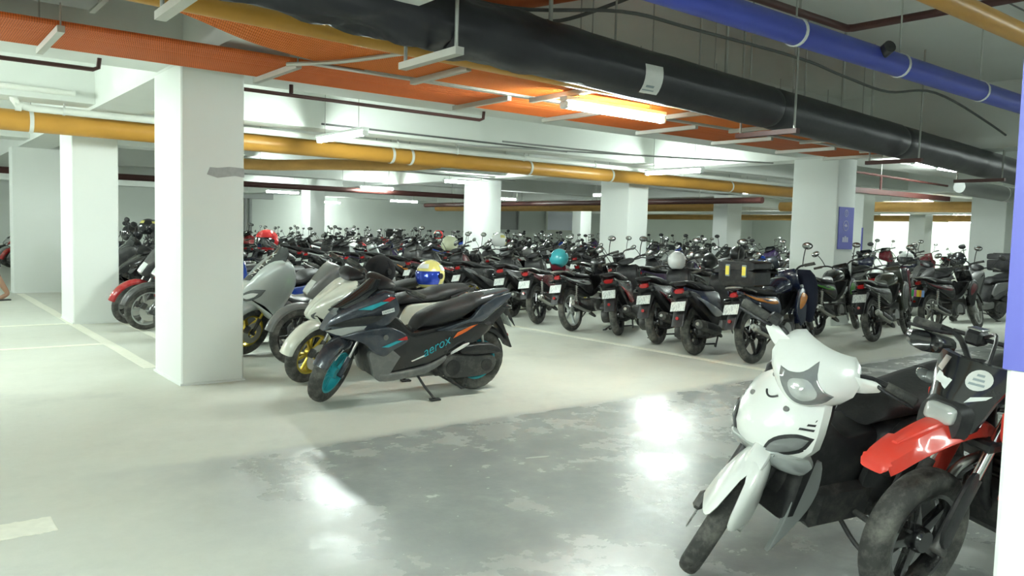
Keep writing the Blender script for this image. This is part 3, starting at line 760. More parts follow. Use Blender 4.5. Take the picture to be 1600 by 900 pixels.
def add_bars(K, x, z, hw=.33, rise=.03, back=.12, crossbar=False, levers=True, base=None):
    P = [(x-back, -hw, z+rise), (x-back*.7, -hw*.55, z+rise), (x, -hw*.2, z-.02 if base is None else base), (x, hw*.2, z-.02 if base is None else base), (x-back*.7, hw*.55, z+rise), (x-back, hw, z+rise)]
    hb = tube(P, .012, 8, 5)
    if crossbar: hb.join(tube([(x-back*.75, -hw*.6, z+rise+.012), (x-back*.75, hw*.6, z+rise+.012)], .009, 8))
    i = K.add('handlebar', hb, 'black', True)
    for s in (-1, 1):
        a = Vector((x-back*.86, s*hw*.72, z+rise)); b = Vector((x-back*1.03, s*hw*1.05, z+rise))
        K.add('grip', tube([a, b], .019, 10).join(ball(b, .017, .01, .02, 8, 6)), 'rubber', True, i)
        if levers: K.add('lever', tube([a+Vector((.02, -s*.05, .0)), a+Vector((.06, 0, 0)), b+Vector((.05, 0, -.008))], .007, 6, 3), 'black', True, i)
def add_side_stand(K, x=.55, z=.2, lean=9.):
    e = .30
    st = tube([(x, .09, z), (x-.03, .17, z*.62), (x-.06, e, e*math.tan(radians(lean))+.012)], .011, 8, 3).join(box(x-.11, x-.02, e-.02, e+.03, e*math.tan(radians(lean))-.002, e*math.tan(radians(lean))+.01))
    K.add('side_stand', st, 'engine')
def add_center_stand(K, x=.38):
    K.add('center_stand', tube([(x, .13, .2), (x-.17, .16, .07), (x-.20, .17, .10)], .011, 8, 2).join(tube([(x, -.13, .2), (x-.17, -.16, .07), (x-.20, -.17, .10)], .011, 8, 2)).join(cyl((x-.12, -.15, .1), (x-.12, .15, .1), .01, 8)), 'engine')
def add_scooter_engine(K, x=.0, big=1.):
    e = K.add('engine', box(.12, .46, -.12, .10, .17, .36, .03).join(box(.02, .2, -.1, .1, .22, .34, .02)), 'engine')
    K.add('transmission_cover', shell([(.44, .30), (.36, .385), (.12, .365), (-.06, .36), (-.11, .28), (-.03, .19), (.28, .175), (.42, .215)], .055, .145, .02), 'engine', False, e)
    K.add('cover_cap', cyl((.34, .195, .275), (.34, .207, .275), .07, 18), 'black', False, e)
    K.add('cover_cap', cyl((.0, .195, .28), (.0, .207, .28), .055, 16), 'black', False, e)
    K.add('air_filter_box', shell([(.27, .40), (.24, .455), (.0, .465), (-.12, .43), (-.15, .385), (-.08, .37), (.2, .375)], .052, .145, .018), 'black')
    for s in (1,):
        K.add('rear_shock', cyl((-.03, s*.125, .30), (.04, s*.12, .60), .014, 8).join(tube([(-.02+.0058*k+.016*cos(k*1.6), s*.123+.026*sin(k*1.6), .36+.018*k*.33) for k in range(40)], .006, 5)), 'steel')
def add_muffler(K, z0=.24, z1=.36, x0=.30, x1=-.22, r=.062, y=-.185, mat='engine'):
    i = K.add('exhaust', loft([(x0, z0, r*.45, r*.4, 12, 2.2, y+.02), (x0-.08, z0+.02, r*.95, r*.85, 12, 2.4, y), (x0-.28, z0+(z1-z0)*.55, r*1.08, r, 12, 2.6, y), (x1, z1, r*.98, r*.9, 12, 2.4, y), (x1-.025, z1+.005, r*.6, r*.6, 12, 2.2, y)], 16, 3), mat)
    K.add('heat_shield', loft([(x0-.1, z0+.025, r*.6, .012, 12, 2.4, y-r*.95), (x0-.25, z0+(z1-z0)*.5, r*.8, .014, 12, 2.4, y-r*1.06), (x1+.06, z1-.01, r*.7, .012, 12, 2.4, y-r*.98)], 12, 3), 'black', False, i)
    K.add('exhaust_tip', cyl((x1-.01, y, z1+.004), (x1-.05, y, z1+.012), r*.33, 10), 'steel', False, i)
    K.add('exhaust_pipe', tube([(.5, -.02, .22), (.48, -.12, .17), (x0, y+.02, z0)], .017, 8, 4), 'engine', False, i)
def add_plate(K, x, z, tilt, parent=None, w=.09, h=.06):
    i = K.add('number_plate', box(-.003, .003, -w, w, -h, h, .002), 'plate', False, parent, T(x, 0, z) @ RY(tilt), 38, 'white number plate')
    return i
def add_tail(K, x=-.28, z=.74, mat='red_lens', w=.10):
    i = K.add('tail_light', loft([(x+.10, z+.01, .028, w, 0, 3), (x+.02, z+.005, .034, w*.85, 0, 3), (x-.02, z, .022, w*.5, 0, 3)], 14, 2), mat)
    for s in (-1, 1): K.add('turn_signal', loft([(x+.05, z-.05, .018, .02, 0, 2.4, s*(w+.015)), (x+.0, z-.052, .022, .03, 0, 2.4, s*(w+.02)), (x-.04, z-.054, .014, .018, 0, 2.4, s*(w+.018))], 10, 2), 'smoke', False)
def add_mudguard(K, x=-.22, z=.68, dx=-.22, dz=-.32, w=.075, plate=True):
    P = [(x+.12, z, 1), (x, z+.02), (x+dx*.5, z+dz*.42), (x+dx, z+dz, 1), (x+dx+.018, z+dz-.004, 1), (x+dx*.5+.04, z+dz*.5), (x+.06, z-.06)]
    i = K.add('rear_mudguard', shell(P, w, 0, .008), 'black')
    if plate: add_plate(K, x+dx*.52-.03, z+dz*.30, 28)
    K.add('reflector', cyl((x+dx*.78-.012, 0, z+dz*.72), (x+dx*.78-.024, 0, z+dz*.72+.002), .02, 10), 'red_lens', False, i)
def nose_taper(x0, x1, t):
    return lambda x, z: 1 if x < x0 else 1-(1-t)*min(1, (x-x0)/(x1-x0))

def k_click():
    K = Kind(1.28, 26, .95, .28)
    add_wheels(K, .275, .28, .185, .185, .085, .10, 5, 1); add_fork(K, .275, .07, .55)
    K.add('front_fender', fender(.305, 12, 158, .062, .045, flare=lambda t: (1, .02*(1-t) if t > .2 else .03-.05*t)).xf(T(K.wb, 0, .275)), 'p1', True)
    tp = nose_taper(1.04, 1.33, .38)
    i = K.add('front_cowl', shell([(1.34, .63), (1.28, .72), (1.16, .82), (1.04, .90), (.95, .94, 1), (.92, .84), (.96, .66), (1.0, .44), (1.03, .31), (1.09, .28), (1.14, .42), (1.2, .52), (1.30, .57)], .185, 0, .06, 3, tp), 'p1')
    K.add('headlight', sides([(1.325, .635), (1.22, .70), (1.08, .76, 1), (1.16, .66), (1.28, .60)], .012, .162, .006, 3, lambda x, z: 1.02*tp(x, z)), 'lens_dark', False, i)
    K.add('nose_panel', shell([(1.345, .63), (1.285, .725), (1.16, .828), (1.06, .895), (1.04, .87), (1.15, .80), (1.26, .70), (1.31, .62)], .05, 0, .015, 3, tp), 'p2', False, i)
    K.add('leg_shield', shell([(.985, .90), (.93, .92), (.88, .82), (.90, .62), (.93, .42), (.93, .30, 1), (1.02, .28, 1), (1.0, .6)], .165, 0, .02), 'black')
    K.add('floorboard', shell([(1.05, .36, 1), (.98, .345), (.62, .35), (.45, .37, 1), (.42, .26), (.6, .23), (1.0, .24), (1.08, .30)], .165, 0, .015), 'grey_plastic')
    K.add('frame_body', shell([(.56, .36), (.50, .58), (.42, .70), (.0, .72), (-.26, .76), (-.27, .70), (-.08, .56), (.15, .42), (.3, .32), (.48, .28)], .125, 0, .03), 'black')
    tt = lambda x, z: 1 if x > .1 else max(.55, 1+(x-.1)*1.1)
    K.add('side_panel', sides([(.52, .50), (.47, .66), (.38, .715), (.0, .735), (-.30, .80, 1), (-.28, .745), (-.05, .63), (.15, .55), (.35, .44)], .018, .135, .012, 3, tt), 'p1')
    K.add('accent_panel', sides([(.50, .44), (.36, .52), (.1, .61), (-.2, .72, 1), (.05, .585), (.3, .42)], .008, .152, .004, 3, tt), 'p2')
    K.add('seat', loft([(.52, .71, .03, .07, 25), (.42, .745, .05, .11, 8), (.18, .765, .048, .13), (.08, .785, .06, .135), (-.1, .82, .05, .125), (-.24, .845, .028, .09)], 16, 4), 'seat')
    K.add('grab_rail', tube([(-.02, .13, .77), (-.2, .125, .83), (-.33, .07, .855), (-.35, 0, .855), (-.33, -.07, .855), (-.2, -.125, .83), (-.02, -.13, .77)], .012, 8, 3), 'black')
    add_tail(K, -.28, .75); add_mudguard(K, -.20, .68); add_scooter_engine(K); add_muffler(K); add_side_stand(K); add_center_stand(K)
    K.add('hugger', fender(.315, 60, 150, .07, .03).xf(T(0, 0, .28)), 'black')
    K.add('handlebar_cowl', loft([(1.03, .97, .03, .06, 20), (.98, .985, .05, .11, 20), (.93, .99, .045, .13, 10), (.87, .98, .025, .09)], 16, 3), 'black', True)
    add_bars(K, .95, 1.0, .34, .02, .10); add_mirror(K, .92, 1.02, .22, .23, .09)
    return K

def k_aerox():
    K = Kind(1.36, 26, .95, .275)
    add_wheels(K, .272, .285, .182, .182, .105, .14, 5, 1, True, True, -1); add_fork(K, .272, .082, .56, ('steel', 'p1'))
    K.add('front_fender', fender(.298, 28, 158, .070, .075, .006, 16, lambda t: (1-.25*abs(t-.55), .012)).xf(T(K.wb, 0, .272)), 'p1', True)
    K.add('fender_badge', text_mb('YAMAHA', .030).xf(T(K.wb+.12, .0775, .50) @ Matrix(((-1, 0, 0, 0), (0, 0, 1, 0), (0, 1, 0, 0), (0, 0, 0, 1))) @ RZ(32)), 'decal_white', True)
    tp = nose_taper(1.05, 1.46, .32)
    i = K.add('front_cowl', shell([(1.47, .62, 1), (1.40, .73), (1.26, .82), (1.10, .90), (1.0, .95), (.92, .94, 1), (.86, .80), (.92, .70), (1.06, .60), (1.25, .555), (1.38, .575)], .185, 0, .045, 3, tp), 'p1')
    K.add('headlight', sides([(1.455, .62, 1), (1.30, .655), (1.15, .67, 1), (1.20, .615), (1.34, .585)], .012, .170, .006, 3, lambda x, z: 1.06*tp(x, z)), 'headlight_glass', False, i)
    K.add('brow_panel', sides([(1.44, .66, 1), (1.25, .73), (1.0, .77, 1), (1.1, .70), (1.3, .66)], .008, .182, .004, 3, lambda x, z: 1.03*tp(x, z)), 'gloss_black', False, i)
    K.add('cowl_stripe', sides([(1.22, .80, 1), (1.05, .87, 1), (.98, .87, 1), (1.12, .80, 1)], .004, .180, .002, 1, lambda x, z: 1.02*tp(x, z)), 'teal', False, i)
    K.add('cowl_stripe', sides([(1.04, .875, 1), (.97, .91, 1), (.93, .90, 1), (.98, .87, 1)], .004, .186, .002, 1, lambda x, z: 1.0), 'decal_red', False, i)
    Lm = Matrix(((-1, 0, 0, 0), (0, 0, 1, 0), (0, 1, 0, 0), (0, 0, 0, 1)))
    K.add('cowl_badge', box(-.055, .055, -.016, .016, 0, .002).xf(T(.985, .188, .79) @ Lm @ RZ(14)), 'decal_white', False, i)
    K.add('cowl_badge', text_mb('YAMAHA', .024).xf(T(.985, .1905, .79) @ Lm @ RZ(14)), 'decal_grey', False, i)
    K.add('windscreen', plate_rows([(.80, 1.40, 1.30, .07), (.88, 1.27, 1.15, .11), (.96, 1.16, 1.05, .10), (1.03, 1.08, 1.02, .07)], .006, 10), 'smoke', False, i)
    w = K.add('front_wing', sides([(1.36, .575, 1), (1.18, .64), (.98, .66), (.82, .60, 1), (.80, .53), (.93, .46, 1), (1.0, .42), (1.10, .46), (1.16, .52), (1.24, .555)], .03, .175, .014, 3, lambda x, z: 1 if x < 1.15 else 1-.45*(x-1.15)/.2), 'p1')
    K.add('lower_wing', sides([(1.04, .49, 1), (.93, .475, 1), (.84, .40, 1), (.94, .24, 1), (1.0, .20), (1.06, .24), (1.10, .36), (1.12, .44)], .028, .155, .012, 3), 'grey_plastic')
    K.add('wing_emblem', cyl((1.0, .208, .58), (1.0, .213, .58), .022, 18), 'grey_plastic', False, w)
    K.add('wing_stripe', sides([(1.03, .50, 1), (.90, .545, 1), (.84, .545, 1), (.97, .495, 1)], .003, .206, .001, 1), 'teal', False, w)
    K.add('wing_stripe', sides([(.89, .555, 1), (.81, .58, 1), (.80, .55, 1), (.86, .545, 1)], .003, .206, .001, 1), 'decal_red', False, w)
    K.add('radiator', shell([(1.12, .52, 1), (1.0, .56, 1), (.96, .25, 1), (1.03, .22, 1)], .12, 0, .01, 1), 'engine')
    K.add('frame_body', shell([(1.0, .72), (.86, .72), (.72, .60), (.55, .62), (.1, .68), (-.1, .62), (.12, .42), (.28, .30), (.6, .24), (.95, .21), (1.02, .35)], .135, 0, .04), 'gloss_black')
    K.add('tunnel_cover', sides([(.88, .62), (.72, .56), (.45, .60), (.1, .66), (-.02, .60), (.14, .46), (.32, .36), (.7, .30), (.95, .28), (.96, .46)], .012, .148, .01, 3), 'gloss_black')
    K.add('floor_edge', sides([(1.02, .27, 1), (.9, .265), (.6, .30), (.40, .38, 1), (.42, .33), (.58, .245), (.85, .205), (1.0, .205)], .03, .158, .012), 'grey_plastic')
    tt = lambda x, z: 1 if x > .15 else max(.5, 1+(x-.15)*.95)
    K.add('tail_panel', sides([(.50, .60, 1), (.30, .655), (.16, .70), (.06, .80), (-.10, .865), (-.27, .90, 1), (-.26, .85), (-.10, .745), (.06, .65), (.3, .585)], .022, .14, .014, 3, tt), 'p1')
    K.add('lower_tail', sides([(.48, .58, 1), (.2, .62), (.0, .70), (-.22, .82, 1), (-.24, .77), (-.1, .63), (.1, .50), (.25, .44), (.4, .50)], .016, .135, .012, 3, tt), 'black')
    dc = text_mb('aerox', .115, .001, .35)
    K.add('side_lettering', dc.xf(T(.50, .1625, .462) @ Lm @ RZ(24)), 'teal', False, label='teal lettering')
    K.add('side_stripe', sides([(.34, .525, 1), (.30, .575, 1), (.17, .625, 1), (.10, .64, 1), (.22, .575, 1)], .003, .160, .001, 1), 'decal_orange')
    K.add('side_stripe', sides([(.72, .345, 1), (.60, .385, 1), (.61, .395, 1), (.73, .352, 1)], .003, .160, .001, 1), 'decal_white')
    s = K.add('seat', loft([(.66, .60, .03, .08, 30), (.60, .66, .06, .115, 20), (.46, .695, .085, .14, 6), (.28, .735, .085, .15, 4), (.18, .775, .075, .15, 14), (.10, .815, .06, .14, 8), (-.08, .85, .045, .115), (-.20, .875, .022, .075)], 18, 4), 'seat')
    K.add('tail_spoiler', loft([(.06, .855, .02, .12), (-.12, .88, .026, .10), (-.27, .905, .018, .05)], 14, 3), 'p1')
    K.add('footrest', loft([(.36, .405, .014, .012, 25, 2.4, .19), (.26, .455, .022, .016, 25, 2.4, .195), (.20, .48, .01, .01, 25, 2.4, .195)], 10, 3), 'white_paint')
    add_tail(K, -.24, .82, w=.07); add_mudguard(K, -.14, .74, -.22, -.36, .07, True); add_scooter_engine(K); add_muffler(K); add_side_stand(K, .62, .2, 8.); add_center_stand(K)
    K.add('rear_wing', sides([(-.16, .76, 1), (-.25, .76), (-.36, .58, 1), (-.28, .66)], .012, .07, .006, 2), 'black')
    K.add('hugger', fender(.32, 62, 150, .085, .04).xf(T(0, 0, .285)), 'engine')
    K.add('handlebar_cowl', loft([(1.06, .98, .02, .06, 20), (1.0, .995, .04, .12, 20), (.93, 1.0, .035, .13, 10), (.88, .99, .02, .08)], 16, 3), 'black', True)
    add_bars(K, .97, .97, .36, .02, .12)
    return K

def k_nmax():
    K = Kind(1.34, 26, 1.0, .28)
    add_wheels(K, .278, .285, .175, .175, .11, .13, 5, 0); add_fork(K, .278, .085, .58, ('gold', 'engine'))
    K.add('front_fender', fender(.305, 5, 160, .075, .06, flare=lambda t: (1-.2*abs(t-.5), .012)).xf(T(K.wb, 0, .278)), 'p1', True)
    tp = nose_taper(1.08, 1.46, .42)
    i = K.add('front_cowl', shell([(1.46, .66), (1.40, .76), (1.26, .92), (1.12, 1.03), (1.0, 1.06, 1), (.93, .98), (.90, .80), (.98, .62), (1.08, .46), (1.16, .42), (1.26, .52), (1.38, .58)], .215, 0, .06, 3, tp), 'p1')
    K.add('headlight', sides([(1.46, .66), (1.36, .73), (1.22, .74, 1), (1.28, .66), (1.40, .61)], .014, .19, .008, 3, lambda x, z: 1.08*tp(x, z)), 'lens_dark', False, i)
    K.add('headlight', sides([(1.44, .665), (1.36, .70), (1.29, .70, 1), (1.33, .66), (1.40, .635)], .014, .192, .006, 3, lambda x, z: 1.10*tp(x, z)), 'lens', False, i)
    WS = [(.82, 1.40, 1.26, .10), (.92, 1.27, 1.14, .17), (1.03, 1.15, 1.04, .19), (1.12, 1.07, 1.0, .17), (1.17, 1.04, 1.0, .11)]
    ws = K.add('windscreen', plate_rows(WS, .008, 12), 'smoke', False, label='tall smoked windscreen')
    for k, ch in enumerate('NMAX'):
        tm = text_mb(ch, .088, .0005); tm.v = [(on_rows(WS, .015-y*1.25, .885+.066*k+x*.72)+.005+z, .015-y*1.25, .885+.066*k+x*.72) for x, y, z in tm.v]
        K.add('windscreen_lettering', tm, 'paper', False, ws)
    K.add('lower_cowl', shell([(1.10, .60), (.96, .62), (.88, .50), (.90, .30), (1.0, .22), (1.08, .22), (1.14, .36), (1.16, .50)], .19, 0, .03), 'black')
    K.add('belly_panel', sides([(.98, .34, 1), (.9, .40), (.6, .36), (.4, .38), (.45, .24), (.8, .20), (.95, .22)], .03, .17, .014), 'p2')
    K.add('frame_body', shell([(1.0, .66), (.8, .62), (.55, .66), (.1, .72), (-.24, .78), (-.24, .70), (.05, .50), (.28, .32), (.6, .24), (.95, .24), (1.02, .4)], .15, 0, .04), 'black')
    tt = lambda x, z: 1 if x > .15 else max(.55, 1+(x-.15)*.9)
    K.add('side_panel', sides([(.62, .52), (.50, .66), (.1, .73), (-.30, .84, 1), (-.28, .77), (-.05, .64), (.2, .54), (.45, .44)], .02, .15, .014, 3, tt), 'p1')
    K.add('seat', loft([(.64, .68, .03, .08, 25), (.52, .73, .06, .13, 8), (.26, .755, .055, .155), (.14, .80, .07, .15), (-.1, .845, .05, .13), (-.26, .865, .028, .09)], 16, 4), 'seat')
    K.add('grab_rail', tube([(-.02, .14, .80), (-.2, .13, .86), (-.33, .07, .885), (-.35, 0, .885), (-.33, -.07, .885), (-.2, -.13, .86), (-.02, -.14, .80)], .014, 8, 3), 'black')
    add_tail(K, -.28, .79); add_mudguard(K, -.20, .72); add_scooter_engine(K); add_muffler(K); add_side_stand(K); add_center_stand(K)
    K.add('hugger', fender(.32, 60, 150, .08, .03).xf(T(0, 0, .285)), 'black')
    K.add('dash', loft([(1.08, 1.06, .02, .10, 20), (.98, 1.08, .035, .13, 20), (.90, 1.06, .02, .08)], 14, 3), 'black', True)
    add_bars(K, .98, 1.04, .36, .03, .12); add_mirror(K, .93, 1.07, .24, .24, .10)
    return K

def k_mio():
    """low white scooter: big wrap-round front fender, broad apron with the turn signals, headlight in the handlebar cowl"""
    K = Kind(1.25, 26.5, .88, .27)
    add_wheels(K, .272, .28, .182, .182, .082, .10, 5, 1, True, True, -1); add_fork(K, .272, .068, .60, ('black', 'steel'), .42, .017)
    V = []; F = []; nu, nt_ = 20, 20
    for sd in (0, 1):
        for a in range(nt_+1):
            t = a/nt_
            for b in range(nu+1):
                u = -1+2*b/nu; a0 = 27+38*math.exp(-2*(u/.36)**2)+18*abs(u)**5; an = radians(a0+(150-a0)*t)
                wd = .102*(1-.42*t**1.6)*(1-.06*(1-t)); r = .272+.045+.02*(1-t)-(.175*(1-.35*t))*abs(u)**4-sd*.007
                V.append((r*cos(an), u*wd*(1-sd*.07), r*sin(an)))
    o_ = (nt_+1)*(nu+1)
    for sd in (0, 1):
        for a in range(nt_):
            for b in range(nu):
                q = (sd*o_+a*(nu+1)+b, sd*o_+a*(nu+1)+b+1, sd*o_+(a+1)*(nu+1)+b+1, sd*o_+(a+1)*(nu+1)+b); F.append(q if sd == 0 else q[::-1])
    ring = list(range(nu+1))+[a*(nu+1)+nu for a in range(1, nt_+1)]+[nt_*(nu+1)+b for b in range(nu-1, -1, -1)]+[a*(nu+1) for a in range(nt_-1, 0, -1)]
    for a in range(len(ring)): F.append((ring[a], ring[(a+1) % len(ring)], ring[(a+1) % len(ring)]+o_, ring[a]+o_))
    fd = MB().add(V, F)
    K.add('front_fender', fd.xf(T(K.wb, 0, .272)), 'p1', True, label='white wrap-round front fender')
    K.add('fender_crest', shell([(1.37, .56), (1.31, .60), (1.22, .625), (1.14, .62), (1.10, .58), (1.22, .57), (1.32, .54)], .04, 0, .018, 4), 'p1', True)
    ap = plate_rows([(.50, 1.16, 1.10, .07), (.535, 1.19, 1.10, .13), (.57, 1.215, 1.10, .175), (.62, 1.225, 1.09, .205), (.68, 1.205, 1.075, .20), (.75, 1.165, 1.05, .18), (.81, 1.115, 1.02, .15), (.86, 1.07, .99, .12), (.89, 1.04, .97, .09)], .05, 16, 2.2)
    i = K.add('front_apron', ap, 'p1', label='broad white front apron')
    def on_apron(y, z):
        rows = [(.50, 1.16, 1.10, .07), (.535, 1.19, 1.10, .13), (.57, 1.215, 1.10, .175), (.62, 1.225, 1.09, .205), (.68, 1.205, 1.075, .20), (.75, 1.165, 1.05, .18), (.81, 1.115, 1.02, .15), (.86, 1.07, .99, .12), (.89, 1.04, .97, .09)]
        for a, b in zip(rows, rows[1:]):
            if a[0] <= z <= b[0]:
                t = (z-a[0])/(b[0]-a[0]); xc, xe, hw = [a[k]+(b[k]-a[k])*t for k in (1, 2, 3)]; return xe+(xc-xe)*(1-abs(y/hw)**2.2)
        return 1.1
    for (y, z) in ((.065, .84), (-.05, .825), (.085, .745), (-.085, .735)):
        x = on_apron(y, z); K.add('apron_cap', cyl((x-.01, y, z-.003), (x+.004, y, z+.003), .011, 14), 'grey_plastic', False, i)
    sm = []
    for k in range(9):
        y = -.03+.06*k/8; z = .775-.014*(1-((k-4)/4)**2); sm.append((on_apron(y, z)+.001, y, z))
    K.add('apron_vent', tube(sm, .0045, 6), 'black', False, i)
    def patch(P, off=.006, n=4):
        base = hermite(P, n, True); N = len(base); V = []; F = []
        cy = sum(p[0] for p in base)/N; cz = sum(p[1] for p in base)/N
        for k, s in ((0., 1.), (off, .93), (off*1.2, .5)):
            for (y, z) in base: yy, zz = cy+(y-cy)*s, cz+(z-cz)*s; V.append((on_apron(yy, zz)+k, yy, zz))
        V.append((on_apron(cy, cz)+off*1.2, cy, cz))
        for l in range(2):
            for q in range(N): F.append((l*N+q, l*N+(q+1) % N, (l+1)*N+(q+1) % N, (l+1)*N+q))
        for q in range(N): F.append((2*N+q, 2*N+(q+1) % N, 3*N))
        return MB().add(V, F)
    for s in (1, -1):
        K.add('turn_signal', patch([(s*.085, .575), (s*.11, .63), (s*.155, .66), (s*.19, .66, 1), (s*.178, .62), (s*.13, .585)], .012), 'signal_glass', False, i)
        K.add('signal_surround', patch([(s*.070, .562), (s*.10, .638), (s*.152, .672), (s*.197, .669, 1), (s*.185, .612), (s*.13, .572)], .004), 'black', False, i)
        for k in range(3): K.add('apron_slot', patch([(s*(.150+.012*k), .690+.018*k, 1), (s*(.186-.005*k), .693+.018*k, 1), (s*(.185-.005*k), .701+.018*k, 1), (s*(.150+.012*k), .698+.018*k, 1)], .002, 1), 'black', False, i)
    K.add('lower_beak', shell([(1.215, .575), (1.16, .60), (1.06, .60), (1.0, .53), (1.05, .485), (1.14, .50), (1.20, .545)], .185, 0, .03, 3, nose_taper(1.1, 1.22, .5)), 'p2', label='silver chin panel')
    K.add('steering_shroud', loft([(1.03, .58, .10, .10, 0, 3), (1.0, .70, .10, .09, 20, 3), (.965, .86, .06, .07, 26, 3)], 14, 3), 'black')
    K.add('leg_shield', shell([(1.06, .86), (.96, .88), (.93, .76), (.96, .5), (1.0, .30, 1), (1.06, .30, 1), (1.04, .6)], .15, 0, .02), 'black')
    K.add('side_fin', sides([(1.02, .50, 1), (.93, .52), (.90, .40), (.93, .30), (1.02, .20), (1.10, .135, 1), (1.06, .25), (1.04, .36)], .012, .135, .008, 3), 'p2', label='silver fin')
    K.add('centre_body', shell([(1.04, .80), (.90, .72), (.74, .62), (.56, .63), (.50, .44), (.56, .27), (.8, .22), (1.02, .27), (1.06, .5)], .10, 0, .03), 'black')
    K.add('engine_side', box(.50, .86, -.13, .13, .20, .40, .03), 'engine')
    K.add('footpegs', cyl((.60, -.25, .26), (.60, .25, .26), .014, 10), 'rubber')
    K.add('frame_body', shell([(.60, .36), (.56, .56), (.48, .66), (.05, .70), (-.26, .74), (-.27, .68), (-.08, .55), (.15, .42), (.3, .32), (.5, .27)], .13, 0, .03), 'black')
    tt = lambda x, z: 1 if x > .1 else max(.5, 1+(x-.1)*1.1)
    K.add('side_panel', sides([(.56, .46), (.52, .62), (.42, .69), (.0, .71), (-.30, .775, 1), (-.28, .72), (-.05, .61), (.15, .53), (.38, .42)], .018, .138, .012, 3, tt), 'black')
    K.add('tail_panel', sides([(.30, .675, 1), (.0, .70), (-.31, .79, 1), (-.29, .74), (-.05, .655)], .01, .155, .006, 3, tt), 'p2')
    K.add('seat', loft([(.60, .66, .03, .08, 30), (.52, .71, .055, .12, 12), (.30, .735, .055, .14), (.16, .755, .06, .145), (-.06, .795, .055, .135), (-.24, .815, .03, .09)], 18, 4), 'seat')
    K.add('seat_strap', tube([(.12, .14, .75), (.12, .10, .807), (.12, 0, .817), (.12, -.10, .807), (.12, -.14, .75)], .008, 6, 3), 'black')
    K.add('grab_rail', tube([(-.02, .13, .75), (-.2, .12, .80), (-.33, .07, .82), (-.33, -.07, .82), (-.2, -.12, .80), (-.02, -.13, .75)], .012, 8, 3), 'black')
    add_tail(K, -.28, .72); add_mudguard(K, -.20, .66); add_scooter_engine(K); add_muffler(K); add_side_stand(K, .62, .2, 11.); add_center_stand(K)
    # handlebar cowl with the headlight in it
    CW = [(.80, 1.135, 1.10, .055), (.83, 1.16, 1.085, .10), (.87, 1.165, 1.06, .145), (.91, 1.145, 1.03, .172), (.95, 1.105, 1.0, .172), (.985, 1.055, .975, .145), (1.005, 1.02, .965, .11)]
    c = K.add('handlebar_cowl', plate_rows(CW, .07, 16, 2.), 'p1', True, label='white handlebar cowl')
    K.add('headlight', patch_on(CW, [(.0, .982, 1), (.030, .935), (.07, .912), (.112, .902, 1), (.092, .865), (.05, .838), (0, .828), (-.05, .838), (-.092, .865), (-.112, .902, 1), (-.07, .912), (-.030, .935)], .008, 4), 'signal_glass', True, c, label='winged grey headlight')
    K.add('headlight_bowl', patch_on(CW, [(.0, .925), (.05, .905), (.06, .88), (.03, .852), (0, .846), (-.03, .852), (-.06, .88), (-.05, .905)], .0105, 3), 'headlight_glass', True, c)
    K.add('dash', loft([(1.03, .90, .045, .11, 20), (.97, .925, .045, .13, 12), (.91, .94, .03, .09, 4)], 16, 3), 'black', True)
    for s in (-1, 1):
        K.add('bar_sleeve', loft([(1.0, .945, .034, .02, 0, 2.4, s*.15), (.985, .955, .028, .03, 0, 2.4, s*.185), (.965, .965, .02, .03, 0, 2.4, s*.215)], 12, 3), 'p1', True, c)
    add_bars(K, 1.0, .955, .35, .02, .09)
    K.add('front_reservoir', box(.93, .99, -.25, -.20, .985, 1.02, .008), 'black', True)
    for q in K.parts:
        if q['parent'] is None and q['name'] in ('front_apron', 'lower_beak', 'side_fin'): q['Mx'] = T(0, 0, .03)
    return K

